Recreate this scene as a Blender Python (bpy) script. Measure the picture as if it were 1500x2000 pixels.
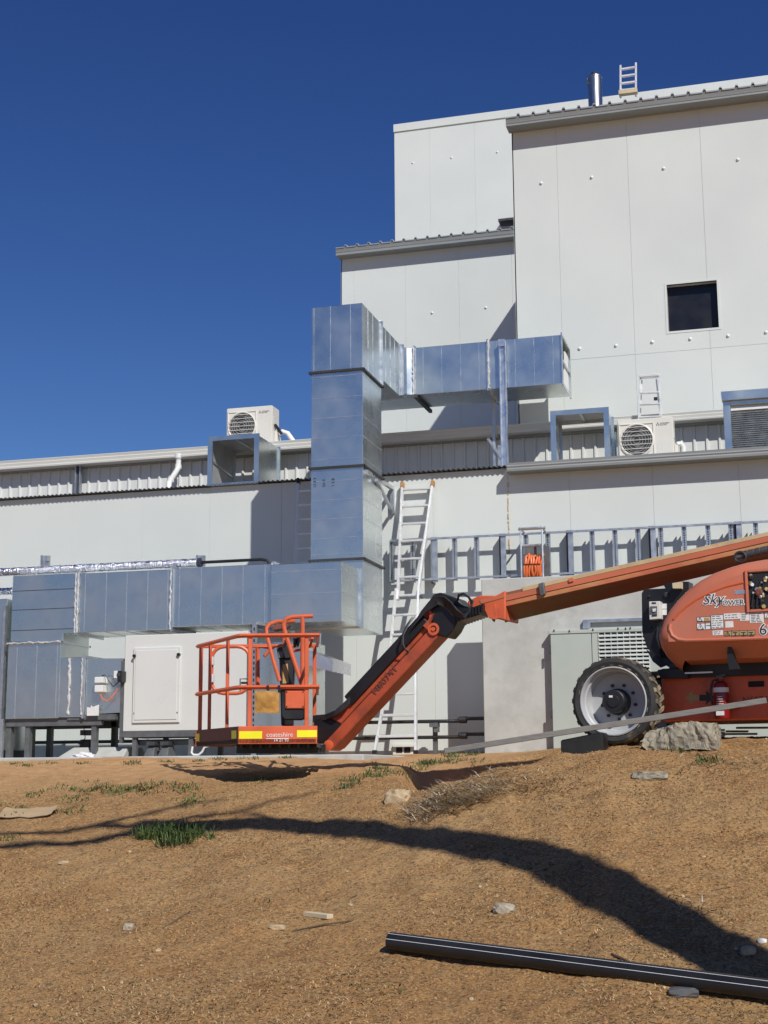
import bpy, bmesh, math, random, bisect
import numpy as np
from mathutils import Vector, Matrix, noise as mnoise
random.seed(7)
S = bpy.context.scene
for o in list(bpy.data.objects): bpy.data.objects.remove(o)

# ------------------------------------------------------------------ camera
YAW, PITCH, ROLL = math.radians(15.66), math.radians(10.46), math.radians(-0.36)
FPX = 2774.0
CAM = Vector((0, 0, 1.6))
RM = Matrix.Rotation(YAW, 3, 'Z') @ Matrix.Rotation(math.pi/2 + PITCH, 3, 'X') @ Matrix.Rotation(ROLL, 3, 'Z')
cd = bpy.data.cameras.new('camera'); cam = bpy.data.objects.new('camera', cd)
S.collection.objects.link(cam); S.camera = cam
cam.matrix_world = Matrix.Translation(CAM) @ RM.to_4x4()
cd.sensor_fit = 'VERTICAL'; cd.sensor_height = 36.0; cd.lens = FPX/2000*36.0
cd.clip_start = 0.1; cd.clip_end = 2000
# ------------------------------------------------------------------ light
SUN = Vector((0.8, -1.0, 1.08)).normalized()          # towards the sun
w = bpy.data.worlds.new('World'); S.world = w; w.use_nodes = True
nt = w.node_tree; bg = nt.nodes['Background']
sky = nt.nodes.new('ShaderNodeTexSky'); sky.sky_type = 'NISHITA'; sky.sun_disc = False
sky.sun_elevation = math.asin(SUN.z); sky.sun_rotation = math.atan2(SUN.x, SUN.y)
sky.altitude = 300; sky.air_density = 1.0; sky.dust_density = 0.0; sky.ozone_density = 6.0
# the deep clear blue of the photograph: one even colour response over the whole sky
sc = nt.nodes.new('ShaderNodeVectorMath'); sc.operation = 'SCALE'; sc.inputs['Scale'].default_value = 0.10
sp_ = nt.nodes.new('ShaderNodeSeparateXYZ'); cb_ = nt.nodes.new('ShaderNodeCombineXYZ')
nt.links.new(sky.outputs[0], sc.inputs[0]); nt.links.new(sc.outputs[0], sp_.inputs[0])
for i_, (g_, k_) in enumerate(((1.5, .96), (1.34, .75), (1.10, .76))):
    pw = nt.nodes.new('ShaderNodeMath'); pw.operation = 'POWER'; pw.inputs[1].default_value = g_; nt.links.new(sp_.outputs[i_], pw.inputs[0])
    ml = nt.nodes.new('ShaderNodeMath'); ml.operation = 'MULTIPLY'; ml.inputs[1].default_value = k_/0.10; nt.links.new(pw.outputs[0], ml.inputs[0]); nt.links.new(ml.outputs[0], cb_.inputs[i_])
nt.links.new(cb_.outputs[0], bg.inputs[0]); bg.inputs[1].default_value = 0.10
ld = bpy.data.lights.new('sun', 'SUN'); ld.energy = 4.25; ld.angle = math.radians(0.5); ld.color = (1.0, 0.972, 0.91)
sun = bpy.data.objects.new('sun', ld); S.collection.objects.link(sun)
sun.rotation_euler = SUN.to_track_quat('Z', 'Y').to_euler(); sun.location = (6, -8, 20)
S.view_settings.view_transform = 'Standard'; S.view_settings.look = 'None'
S.view_settings.exposure = 0.0; S.view_settings.gamma = 1.0
S.render.resolution_x, S.render.resolution_y = 768, 1024

# ------------------------------------------------------------------ helpers
def ray(x, y): return RM @ Vector(((x-750)/FPX, -(y-1000)/FPX, -1))
def W(x, y, Y):                       # the point of the photograph that stands Y metres out, towards the wall
    d = ray(x, y); return CAM + d*(Y/d.y)
def hx(c): return tuple(pow(int(c[i:i+2], 16)/255, 2.2) for i in (0, 2, 4))
class Frame:
    def __init__(s, o, yaw): s.o = Vector((o[0], o[1], 0)); s.c, s.s = math.cos(yaw), math.sin(yaw)
    def w(s, p): return Vector((s.o.x + p[0]*s.c - p[1]*s.s, s.o.y + p[0]*s.s + p[1]*s.c, p[2]))
    def px(s, x, y, d):
        r = ray(x, y); n = Vector((-s.s, s.c, 0))
        t = (d - n.dot(CAM - s.o))/n.dot(r); q = CAM + r*t - s.o
        return Vector((q.x*s.c + q.y*s.s, d, q.z))
WORLD = Frame((0, 0), 0)
LOC = {}
def rootloc(o):
    while o is not None and o.parent is not None: o = o.parent
    return LOC.get(o, Vector((0, 0, 0))) if o is not None else Vector((0, 0, 0))
def tag(o, label=None, cat=None, group=None, kind=None):
    if label: o['label'] = label
    if cat: o['category'] = cat
    if group: o['group'] = group
    if kind: o['kind'] = kind
    return o
def thing(name, loc, label, cat, group=None):
    o = bpy.data.objects.new(name, None); S.collection.objects.link(o); o.empty_display_size = 0.2
    o.location = loc; LOC[o] = Vector(loc); return tag(o, label, cat, group)
def copy_tree(o, off, parent=None):
    c = o.copy(); S.collection.objects.link(c)
    if parent: c.parent = parent
    else: c.location = o.location + Vector(off); LOC[c] = LOC.get(o, Vector((0, 0, 0))) + Vector(off)
    for ch in o.children: copy_tree(ch, off, c)
    return c
class MB:
    def __init__(s, frame=WORLD): s.v = []; s.f = []; s.fr = frame
    def add(s, pts, faces):
        n = len(s.v); s.v += [s.fr.w(p) for p in pts]; s.f += [tuple(i+n for i in f) for f in faces]; return s
    def box(s, x0, x1, y0, y1, z0, z1):
        if x0 > x1: x0, x1 = x1, x0
        if y0 > y1: y0, y1 = y1, y0
        if z0 > z1: z0, z1 = z1, z0
        return s.add([(x, y, z) for z in (z0, z1) for y in (y0, y1) for x in (x0, x1)],
                     [(0, 2, 3, 1), (4, 5, 7, 6), (0, 1, 5, 4), (2, 6, 7, 3), (0, 4, 6, 2), (1, 3, 7, 5)])
    def loft(s, secs, cap=True, closed=True):
        k = len(secs[0]); pts = [p for sc in secs for p in sc]; fs = []
        for i in range(len(secs)-1):
            for j in range(k if closed else k-1):
                j2 = (j+1) % k; fs.append((i*k+j, i*k+j2, (i+1)*k+j2, (i+1)*k+j))
        if cap and closed:
            fs.append(tuple(range(k))[::-1]); fs.append(tuple((len(secs)-1)*k+j for j in range(k)))
        return s.add(pts, fs)
    def prism(s, poly, y0, y1):           # polygon in (x, z), extruded in depth
        return s.loft([[(x, y0, z) for x, z in poly], [(x, y1, z) for x, z in poly]])
    def hprism(s, poly, z0, z1):          # polygon in (x, y), extruded upwards
        return s.loft([[(x, y, z0) for x, y in poly], [(x, y, z1) for x, y in poly]])
    def bar(s, p, q, wd, ht, up=(0, 0, 1)):
        p, q = Vector(p), Vector(q); d = (q-p).normalized(); u = Vector(up)
        if abs(d.dot(u)) > .95: u = Vector((0, 1, 0))
        r = d.cross(u).normalized(); u = r.cross(d)
        sec = [r*a*wd/2 + u*b*ht/2 for a, b in ((-1, -1), (1, -1), (1, 1), (-1, 1))]
        return s.loft([[p+c for c in sec], [q+c for c in sec]])
    def tube(s, pts, r, n=8, cap=True, closed=False):
        pts = [Vector(p) for p in pts]; secs = []; m = len(pts); ref = None
        for i, p in enumerate(pts):
            if closed: d = pts[(i+1) % m] - pts[i-1]
            else: d = pts[min(i+1, m-1)] - pts[max(i-1, 0)]
            d.normalize()
            if ref is None: ref = Vector((0, 0, 1)) if abs(d.z) < .9 else Vector((0, 1, 0))
            a = d.cross(ref).normalized(); ref = a.cross(d).normalized()
            rr = r[i] if isinstance(r, (list, tuple)) else r
            secs.append([p + (a*math.cos(t) + ref*math.sin(t))*rr for t in [2*math.pi*k/n for k in range(n)]])
        if closed: secs.append(secs[0]); cap = False
        return s.loft(secs, cap)
    def lathe(s, prof, c, axis=(0, 1, 0), n=32, cap=True):  # profile (radius, along)
        ax = Vector(axis).normalized(); ref = Vector((0, 0, 1)) if abs(ax.z) < .9 else Vector((1, 0, 0))
        a = ax.cross(ref).normalized(); b = ax.cross(a); c = Vector(c)
        rings = [[c + ax*h + (a*math.cos(2*math.pi*k/n) + b*math.sin(2*math.pi*k/n))*r for k in range(n)] for r, h in prof]
        return s.loft(rings, cap=cap)
    def build(s, name, mat, parent=None, bevel=0, smooth=False, seg=1, kind=None, label=None):
        me = bpy.data.meshes.new(name); off = rootloc(parent)
        me.from_pydata([v-off for v in s.v], [], s.f)
        bm = bmesh.new(); bm.from_mesh(me)
        bmesh.ops.recalc_face_normals(bm, faces=bm.faces)
        if bevel:
            ed = [e for e in bm.edges if len(e.link_faces) == 2 and e.calc_face_angle(0) > .5]
            bmesh.ops.bevel(bm, geom=ed, offset=bevel, segments=seg, affect='EDGES', clamp_overlap=True)
        if smooth:
            for f in bm.faces: f.smooth = True
            for e in bm.edges:
                if len(e.link_faces) == 2 and e.calc_face_angle(0) > .6: e.smooth = False
        bm.to_mesh(me); bm.free(); me.materials.append(mat)
        o = bpy.data.objects.new(name, me); S.collection.objects.link(o)
        if parent: o.parent = parent
        if kind: o['kind'] = kind
        if label: o['label'] = label
        return o
def inst(src, off, parent):              # another piece that shares the mesh of src
    o = bpy.data.objects.new(src.name.split('.')[0], src.data); S.collection.objects.link(o); o.parent = parent
    o.location = src.location + Vector(off); return o
def text(name, body, size, o, xdir, updir, mat, parent, ext=.0008, align='LEFT', shear=0):
    cu = bpy.data.curves.new('txt', 'FONT'); cu.body = body; cu.size = size; cu.extrude = ext; cu.align_x = align; cu.shear = shear
    cu.resolution_u = 3
    t = bpy.data.objects.new('txt', cu); S.collection.objects.link(t)
    dg = bpy.context.evaluated_depsgraph_get(); dg.update()
    me = bpy.data.meshes.new_from_object(t.evaluated_get(dg)); bpy.data.objects.remove(t)
    x = Vector(xdir).normalized(); z = x.cross(Vector(updir)).normalized(); u = z.cross(x)
    m = Matrix((x, u, z)).transposed().to_4x4(); m.translation = Vector(o) - rootloc(parent)
    me.transform(m); me.materials.clear(); me.materials.append(mat)
    ob = bpy.data.objects.new(name, me); S.collection.objects.link(ob); ob.parent = parent; return ob

# ------------------------------------------------------------------ materials
def mat(name, col, rough=.6, metal=0.0, var=.08, scale=3.0, bump=0.0, bscale=60.0, col2=None, mix=(.5, .7), mscale=4.0, stretch=None, rvar=0.1, spec=.5, bdist=.01, bdet=5):
    m = bpy.data.materials.new(name); m.use_nodes = True; n = m.node_tree; N = n.nodes; L = n.links
    p = N['Principled BSDF']; p.inputs['Metallic'].default_value = metal; p.inputs['Specular IOR Level'].default_value = spec
    tc = N.new('ShaderNodeTexCoord'); src = tc.outputs['Object']
    if stretch:
        mp = N.new('ShaderNodeMapping'); mp.inputs['Scale'].default_value = stretch; L.new(src, mp.inputs[0]); src = mp.outputs[0]
    a = N.new('ShaderNodeTexNoise'); a.inputs['Scale'].default_value = scale; a.inputs['Detail'].default_value = 6; L.new(src, a.inputs[0])
    r = N.new('ShaderNodeMapRange'); r.inputs['From Min'].default_value = .3; r.inputs['From Max'].default_value = .7
    r.inputs['To Min'].default_value = 1-var; r.inputs['To Max'].default_value = 1+var; L.new(a.outputs[0], r.inputs[0])
    hs = N.new('ShaderNodeHueSaturation'); hs.inputs['Color'].default_value = (*col, 1); L.new(r.outputs[0], hs.inputs['Value'])
    out = hs.outputs[0]
    if col2:
        b = N.new('ShaderNodeTexNoise'); b.inputs['Scale'].default_value = mscale; b.inputs['Detail'].default_value = 8; b.inputs['Roughness'].default_value = .62; L.new(src, b.inputs[0])
        cr = N.new('ShaderNodeMapRange'); cr.inputs['From Min'].default_value = mix[0]; cr.inputs['From Max'].default_value = mix[1]; L.new(b.outputs[0], cr.inputs[0])
        mx = N.new('ShaderNodeMix'); mx.data_type = 'RGBA'; L.new(cr.outputs[0], mx.inputs['Factor']); L.new(out, mx.inputs['A'])
        mx.inputs['B'].default_value = (*col2, 1); out = mx.outputs['Result']
    L.new(out, p.inputs['Base Color'])
    rr = N.new('ShaderNodeMapRange'); rr.inputs['From Min'].default_value = .3; rr.inputs['From Max'].default_value = .7
    rr.inputs['To Min'].default_value = max(0.02, rough-rvar); rr.inputs['To Max'].default_value = min(1, rough+rvar)
    L.new(a.outputs[0], rr.inputs[0]); L.new(rr.outputs[0], p.inputs['Roughness'])
    if bump:
        c = N.new('ShaderNodeTexNoise'); c.inputs['Scale'].default_value = bscale; c.inputs['Detail'].default_value = bdet; L.new(src, c.inputs[0])
        bp = N.new('ShaderNodeBump'); bp.inputs['Strength'].default_value = bump; bp.inputs['Distance'].default_value = bdist
        L.new(c.outputs[0], bp.inputs['Height']); L.new(bp.outputs[0], p.inputs['Normal'])
    return m
M = {}
M['panel'] = mat('white_panel', (.622, .652, .625), .42, var=.02, scale=.9, bump=.05, bscale=2.5, bdist=.02)
M['gap'] = mat('joint_sealant', (.6, .6, .58), .8)
M['trim'] = mat('off_white_trim', (.66, .66, .62), .4, var=.04, stretch=(.4, 4, 8))
M['grey_trim'] = mat('grey_flashing', (.27, .285, .285), .45, metal=.1, var=.06, stretch=(.5, 3, 6))
M['roof'] = mat('roof_steel', (.42, .44, .45), .4, metal=.5)
M['clad'] = mat('ribbed_cladding', (.64, .65, .63), .45, var=.03)
M['dark'] = mat('dark_interior', (.012, .013, .017), .8)
M['void'] = mat('unlit_room', (.006, .007, .012), .35, var=.02)
M['hose'] = mat('hose_rubber', (.035, .035, .037), .28, var=.2)
M['galv'] = mat('galvanised_sheet', (.645, .695, .685), .30, metal=.95, var=.06, scale=2.2, bdet=1, bump=.10, bscale=1.7, bdist=.03, rvar=.07, col2=(.54, .57, .61), mix=(.5, .9), mscale=5)
M['galv_in'] = mat('galvanised_liner', (.52, .53, .54), .5, metal=.6, var=.12, scale=5)
M['galv_lite'] = mat('bright_zinc', (.72, .74, .76), .33, metal=.9, var=.1, scale=8)
M['strut'] = mat('slotted_zinc_channel', (.50, .53, .57), .4, metal=.8, var=.12, scale=10)
M['seal'] = mat('pale_sealant', (.55, .54, .53), .6, var=.2, scale=40, bump=.6, bscale=60)
M['flange'] = mat('dark_flange', (.05, .052, .055), .5, metal=.3)
M['steel'] = mat('painted_dark_steel', (.06, .063, .067), .5, metal=.2, var=.2, scale=12)
M['greysteel'] = mat('grey_primed_steel', (.14, .145, .15), .5, metal=.3, var=.15, scale=10)
M['blackpipe'] = mat('black_pipe', (.015, .015, .017), .4, var=.2)
M['rubber'] = mat('black_rubber', (.010, .010, .010), .6, var=.25, scale=9)
M['black'] = mat('black_plastic', (.014, .014, .016), .42, var=.2)
M['foil'] = mat('crinkled_foil', (.75, .75, .8), .22, metal=1.0, var=.2, scale=10, bump=1.0, bscale=22, bdist=.03, stretch=(3, 1, 1))
M['ahu'] = mat('cream_powdercoat', (.66, .67, .64), .35, var=.02, scale=1.5)
M['cream'] = mat('cream_plastic', (.70, .68, .62), .4, var=.03)
M['white'] = mat('white_pvc', (.76, .76, .74), .35, var=.03)
M['paper'] = mat('white_sticker', (.74, .74, .72), .5, var=.05, scale=30)
M['ink'] = mat('dark_print', (.03, .035, .06), .6)
M['tan'] = mat('tan_sticker', (.42, .30, .12), .5, var=.1, scale=20)
M['orange'] = mat('orange_paint', (.64, .125, .048), .42, var=.12, scale=3, col2=(.36, .09, .045), mix=(.58, .78), mscale=7, bump=.08, bscale=40)
M['orange2'] = mat('sun_faded_orange', (.55, .170, .098), .42, var=.09, scale=2, col2=(.50, .19, .12), mix=(.45, .75), mscale=3)
M['jib'] = mat('jib_shaded_paint', (.46, .088, .040), .42, var=.16, scale=3, col2=(.22, .06, .038), mix=(.50, .72), mscale=4, bump=.08, bscale=40)  # orange darkened to carry the grazing-sun shade of the arms, plus dirty patches
M['boom'] = mat('boom_paint', (.58, .165, .085), .45, var=.12, scale=2.5, col2=(.33, .20, .09), mix=(.56, .72), mscale=2.2, stretch=(.5, 1, 1.5))
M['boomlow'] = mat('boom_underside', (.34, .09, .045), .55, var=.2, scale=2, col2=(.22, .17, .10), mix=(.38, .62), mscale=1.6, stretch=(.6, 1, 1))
M['bleach'] = mat('bleached_strip', (.56, .42, .24), .6, var=.12, scale=6, col2=(.60, .16, .06), mix=(.60, .75), mscale=4)
M['brownor'] = mat('stained_shaded_orange', (.14, .05, .035), .6, var=.3, scale=12, stretch=(4, 4, .6), col2=(.32, .07, .035), mix=(.55, .75), mscale=8)  # streaky dark brown; also the shaded tone of the left toe board
M['yellow'] = mat('reflective_yellow', (.85, .80, .02), .4, var=.05, col2=(.12, .07, .03), mix=(.70, .74), mscale=16)
M['canvas'] = mat('tan_canvas', (.44, .22, .05), .8, var=.2, scale=14, bump=.6, bscale=12, bdist=.03)
M['red'] = mat('extinguisher_red', (.24, .012, .012), .3, var=.1)
M['hub'] = mat('wheel_grey', (.44, .445, .45), .45, var=.06, scale=5, col2=(.35, .33, .30), mix=(.62, .8), mscale=6)
M['tyre'] = mat('dusty_tyre', (.030, .029, .028), .8, var=.3, scale=9, col2=(.17, .135, .09), mix=(.55, .72), mscale=5, bump=.3, bscale=30)
M['tread'] = mat('muddy_tread', (.055, .048, .040), .85, var=.3, scale=9, col2=(.34, .27, .17), mix=(.45, .62), mscale=4)
M['concrete'] = mat('cast_concrete', (.47, .47, .44), .8, var=.10, scale=2, col2=(.40, .40, .37), mix=(.45, .7), mscale=5, bump=.15, bscale=40)
M['rubble'] = mat('broken_concrete', (.30, .265, .20), .9, var=.3, scale=9, col2=(.15, .13, .095), mix=(.5, .7), mscale=12, bump=.8, bscale=30, bdist=.02)
M['stone'] = mat('pale_stone', (.44, .33, .20), .85, var=.25, scale=14, bump=.7, bscale=40)
M['stone2'] = mat('grey_stone', (.36, .31, .23), .85, var=.25, scale=14, bump=.7, bscale=40)
M['cabinet'] = mat('pale_green_cabinet', (.43, .475, .43), .4, var=.04, scale=1.5, col2=(.40, .45, .41), mix=(.5, .75), mscale=3)
M['lip'] = mat('louvre_white', (.56, .60, .57), .4)
M['alu'] = mat('aluminium', (.78, .78, .78), .38, metal=.35, var=.05, scale=9)
M['rust'] = mat('orange_rubber_tip', (.40, .20, .06), .7, var=.2, scale=20)
M['cable'] = mat('orange_cable', (.74, .17, .05), .45, var=.1)
M['wood'] = mat('grey_timber', (.19, .18, .165), .85, var=.2, scale=5, stretch=(1, 12, 12))
M['offcut'] = mat('pale_timber', (.55, .46, .30), .8, var=.15, scale=5)
M['card'] = mat('cardboard', (.44, .31, .18), .85, var=.08, scale=5)
M['bag'] = mat('white_film', (.72, .72, .72), .4, bump=.8, bscale=10, bdist=.04)
M['chrome'] = mat('stainless', (.50, .48, .46), .32, metal=1.0, var=.06, stretch=(6, 6, .5))
M['straw'] = mat('dry_straw', (.52, .45, .34), .9, var=.35, scale=3)
M['chaff'] = mat('straw_chaff', (.47, .33, .165), .9, var=.4, scale=6)
M['duff'] = mat('dark_duff', (.10, .065, .042), .95, var=.5, scale=6)
M['grass'] = mat('green_grass', (.075, .115, .03), .7, var=.35, scale=3)
M['bark'] = mat('gum_bark', (.30, .25, .20), .85, var=.25, scale=4, bump=.4, bscale=14)
M['leaf'] = mat('gum_leaf', (.06, .09, .035), .6, var=.3, scale=2)
M['clod'] = mat('earth_clod', (.37, .20, .088), .95, var=.4, scale=5)
def ground_mat():
    m = bpy.data.materials.new('dry_earth'); m.use_nodes = True; n = m.node_tree; N = n.nodes; L = n.links; p = N['Principled BSDF']
    tc = N.new('ShaderNodeTexCoord')
    def noise(sc, det=8, ro=.6):
        a = N.new('ShaderNodeTexNoise'); a.inputs['Scale'].default_value = sc; a.inputs['Detail'].default_value = det; a.inputs['Roughness'].default_value = ro
        L.new(tc.outputs['Object'], a.inputs[0]); return a.outputs[0]
    def rng(o, a, b):
        r = N.new('ShaderNodeMapRange'); r.inputs['From Min'].default_value = a; r.inputs['From Max'].default_value = b; L.new(o, r.inputs[0]); return r.outputs[0]
    def mix(f, a, b):
        x = N.new('ShaderNodeMix'); x.data_type = 'RGBA'; L.new(f, x.inputs['Factor'])
        for k, v in (('A', a), ('B', b)):
            if isinstance(v, tuple): x.inputs[k].default_value = (*v, 1)
            else: L.new(v, x.inputs[k])
        return x.outputs['Result']
    c = mix(rng(noise(.55, 4), .40, .62), (.43, .225, .088), (.46, .275, .125))
    c = mix(rng(noise(2.3), .50, .70), c, (.30, .145, .055))
    c = mix(rng(noise(5.5), .55, .75), c, (.25, .165, .09))
    c = mix(rng(noise(16), .54, .70), c, (.19, .11, .055))
    c = mix(rng(noise(34, 6, .75), .50, .62), c, (.155, .09, .045))
    c = mix(rng(noise(52, 6, .75), .50, .61), c, (.56, .38, .175))
    c = mix(rng(noise(21, 6, .75), .58, .66), c, (.10, .062, .036))
    sx = N.new('ShaderNodeSeparateXYZ'); L.new(tc.outputs['Object'], sx.inputs[0])
    ad = N.new('ShaderNodeMath'); ad.operation = 'MULTIPLY_ADD'; L.new(noise(.8, 5), ad.inputs[0]); ad.inputs[1].default_value = 3.0; L.new(sx.outputs[1], ad.inputs[2])
    mxx = N.new('ShaderNodeMath'); mxx.operation = 'MULTIPLY_ADD'; L.new(sx.outputs[0], mxx.inputs[0]); mxx.inputs[1].default_value = 1.3; mxx.inputs[2].default_value = 6.5
    mx0 = N.new('ShaderNodeMath'); mx0.operation = 'MAXIMUM'; L.new(mxx.outputs[0], mx0.inputs[0]); mx0.inputs[1].default_value = 0.0
    sb = N.new('ShaderNodeMath'); sb.operation = 'SUBTRACT'; L.new(ad.outputs[0], sb.inputs[0]); L.new(mx0.outputs[0], sb.inputs[1])
    c = mix(rng(sb.outputs[0], 15.2, 17.3), c, mix(rng(noise(7), .45, .75), (.53, .315, .155), (.40, .215, .10)))
    L.new(c, p.inputs['Base Color']); p.inputs['Roughness'].default_value = .95; p.inputs['Specular IOR Level'].default_value = .15
    b1 = N.new('ShaderNodeBump'); b1.inputs['Strength'].default_value = .8; b1.inputs['Distance'].default_value = .02; L.new(noise(30, 10, .75), b1.inputs['Height'])
    b2 = N.new('ShaderNodeBump'); b2.inputs['Strength'].default_value = .7; b2.inputs['Distance'].default_value = .004; L.new(noise(120, 6, .7), b2.inputs['Height'])
    L.new(b1.outputs[0], b2.inputs['Normal']); L.new(b2.outputs[0], p.inputs['Normal'])
    return m
M['earth'] = ground_mat()

# ------------------------------------------------------------------ ground
COLS = {  # picture column: (row, metres out)
 -250: [(2050, 7.6), (1850, 9.4), (1700, 11.2), (1610, 13.0), (1550, 14.6), (1515, 15.8), (1500, 16.9), (1499, 17.6)],
 0:    [(2050, 7.6), (1850, 9.4), (1700, 11.2), (1600, 13.0), (1540, 14.7), (1504, 16.0), (1486, 16.9), (1486, 17.6)],
 300:  [(2050, 7.6), (1850, 9.4), (1700, 11.1), (1600, 12.8), (1545, 14.2), (1511, 15.4), (1481, 16.9), (1481, 17.6)],
 560:  [(2050, 7.6), (1850, 9.3), (1700, 10.9), (1600, 12.4), (1545, 13.6), (1513, 14.9), (1489, 16.3), (1475, 17.2), (1476, 20)],
 780:  [(2050, 7.6), (1850, 9.2), (1700, 10.7), (1600, 12.0), (1552, 12.8), (1530, 14.0), (1502, 15.8), (1484, 17.3), (1474, 20)],
 825:  [(2050, 7.6), (1850, 9.2), (1700, 10.6), (1600, 11.9), (1550, 12.5), (1553, 14.2), (1548, 16.6), (1508, 16.95), (1484, 17.6), (1472, 20)],
 870:  [(2050, 7.6), (1850, 9.2), (1700, 10.6), (1600, 11.7), (1530, 12.5), (1570, 14.3), (1575, 16.66), (1497, 16.94), (1484, 17.6), (1471, 20)],
 1000: [(2050, 7.6), (1850, 9.1), (1700, 10.5), (1600, 11.5), (1498, 12.6), (1545, 14.2), (1550, 16.6), (1477, 16.88), (1473, 17.5), (1467, 20)],
 1110: [(2050, 7.6), (1850, 9.1), (1700, 10.4), (1600, 11.3), (1470, 12.9), (1500, 14.2), (1510, 16.5), (1462, 16.78), (1462, 20)],
 1200: [(2050, 7.6), (1850, 9.0), (1700, 10.3), (1600, 11.1), (1472, 12.7), (1456, 13.4), (1455, 15), (1460, 20)],
 1500: [(2050, 7.6), (1850, 9.0), (1700, 10.3), (1600, 11.0), (1500, 12.2), (1447, 13.3), (1446, 15), (1452, 20)],
 1900: [(2050, 7.6), (1850, 9.0), (1700, 10.3), (1600, 11.0), (1500, 12.2), (1446, 13.3), (1446, 15), (1452, 20)]}
_S, _P = [], []
for cx in sorted(COLS):
    pts = [W(cx, r, Y) for r, Y in COLS[cx]]
    _S.append(sum(p.x/p.y for p in pts)/len(pts))
    ys = [-300, -5, 2, 5] + [p.y for p in pts] + [22, 400]
    zs = [-.6, -.05, .0, .12] + [p.z for p in pts] + [1.8, 1.8]
    _P.append((ys, zs))
_YG = np.linspace(-10, 24, 681); _ZG = np.array([np.interp(_YG, *p) for p in _P])
ker = np.exp(-np.linspace(-2, 2, 5)**2); ker /= ker.sum()
_ZG = np.array([np.convolve(np.pad(r, 2, mode='edge'), ker, mode='valid') for r in _ZG])
_S = np.array(_S)
def gbase(X, Y):
    s = np.clip(X/np.maximum(Y, 3.0), _S[0], _S[-1]); j = np.clip(np.searchsorted(_S, s)-1, 0, len(_S)-2)
    t = (s-_S[j])/(_S[j+1]-_S[j]); t = t*t*(3-2*t)
    yi = np.clip((Y+10)/.05, 0, 679.999); k = yi.astype(int); f = yi-k
    def g(jj): return _ZG[jj, k]*(1-f) + _ZG[jj, k+1]*f
    return g(j)*(1-t) + g(j+1)*t
def rough_field(X, Y):
    out = np.zeros(X.shape); fl = out.ravel(); xs, ys = X.ravel(), Y.ravel()
    for i in range(len(fl)):
        x, y = xs[i], ys[i]
        fl[i] = .05*mnoise.noise((x*.9, y*.9, 1.3)) + .022*mnoise.noise((x*3.1, y*3.1, 5)) + .016*mnoise.noise((x*8, y*8, 2)) + .012*mnoise.noise((x*19, y*19, 8)) + .006*abs(mnoise.noise((x*41, y*41, 3)))
    return fl.reshape(X.shape)
def fade(Y): return np.clip((19.0-Y)/3.5, .12, 1)
xs = np.concatenate([np.array([-300, -120, -60, -30, -20, -16, -14, -13]), np.arange(-12.4, 1.6, .042), np.array([1.8, 2.2, 2.8, 3.5, 4.5, 6, 8, 12, 20, 40, 100, 300])])
ys = np.concatenate([np.array([-300, -100, -40, -15, -6, -2, 1, 3, 4.5, 5.5, 6.2, 6.6]), np.arange(6.9, 17.3, .036), np.arange(17.4, 20.4, .15), np.array([22, 30, 60, 120, 300])])
GX, GY = np.meshgrid(xs, ys); GZ = gbase(GX, GY)
near = (GX > -12.6) & (GX < 2) & (GY > 6.5) & (GY < 20.5)
GZ[near] += rough_field(GX[near], GY[near])*fade(GY[near])
nx, ny = len(xs), len(ys)
xl_, yl_ = xs.tolist(), ys.tolist(); zl_ = GZ.tolist()
def gz(x, y):                            # height of the ground sheet
    i = min(max(bisect.bisect_right(xl_, x)-1, 0), nx-2); j = min(max(bisect.bisect_right(yl_, y)-1, 0), ny-2)
    u = (x-xl_[i])/(xl_[i+1]-xl_[i]); v = (y-yl_[j])/(yl_[j+1]-yl_[j])
    return (zl_[j][i]*(1-u)+zl_[j][i+1]*u)*(1-v) + (zl_[j+1][i]*(1-u)+zl_[j+1][i+1]*u)*v
V = np.stack([GX.ravel(), GY.ravel(), GZ.ravel()], 1)
idx = np.arange(nx*ny).reshape(ny, nx)
F = np.stack([idx[:-1, :-1].ravel(), idx[:-1, 1:].ravel(), idx[1:, 1:].ravel(), idx[1:, :-1].ravel()], 1)
me = bpy.data.meshes.new('ground'); me.from_pydata(V.tolist(), [], F.tolist()); me.materials.append(M['earth'])
me.polygons.foreach_set('use_smooth', [True]*len(me.polygons))
g = bpy.data.objects.new('ground', me); S.collection.objects.link(g); g['kind'] = 'structure'
_g0 = MB().box(-16, -5.05, 17.0, 19.99, 1.3, 1.845)
sl = _g0.build('concrete_slab', M['concrete'], bevel=.012); sl['kind'] = 'structure'
SLAB = 1.845

M['boom2'] = mat('boom_paint_worn', (.54, .145, .07), .5, var=.12, scale=2.5, col2=(.56, .33, .13), mix=(.46, .62), mscale=1.6, stretch=(.5, 1, 1.5))

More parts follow.
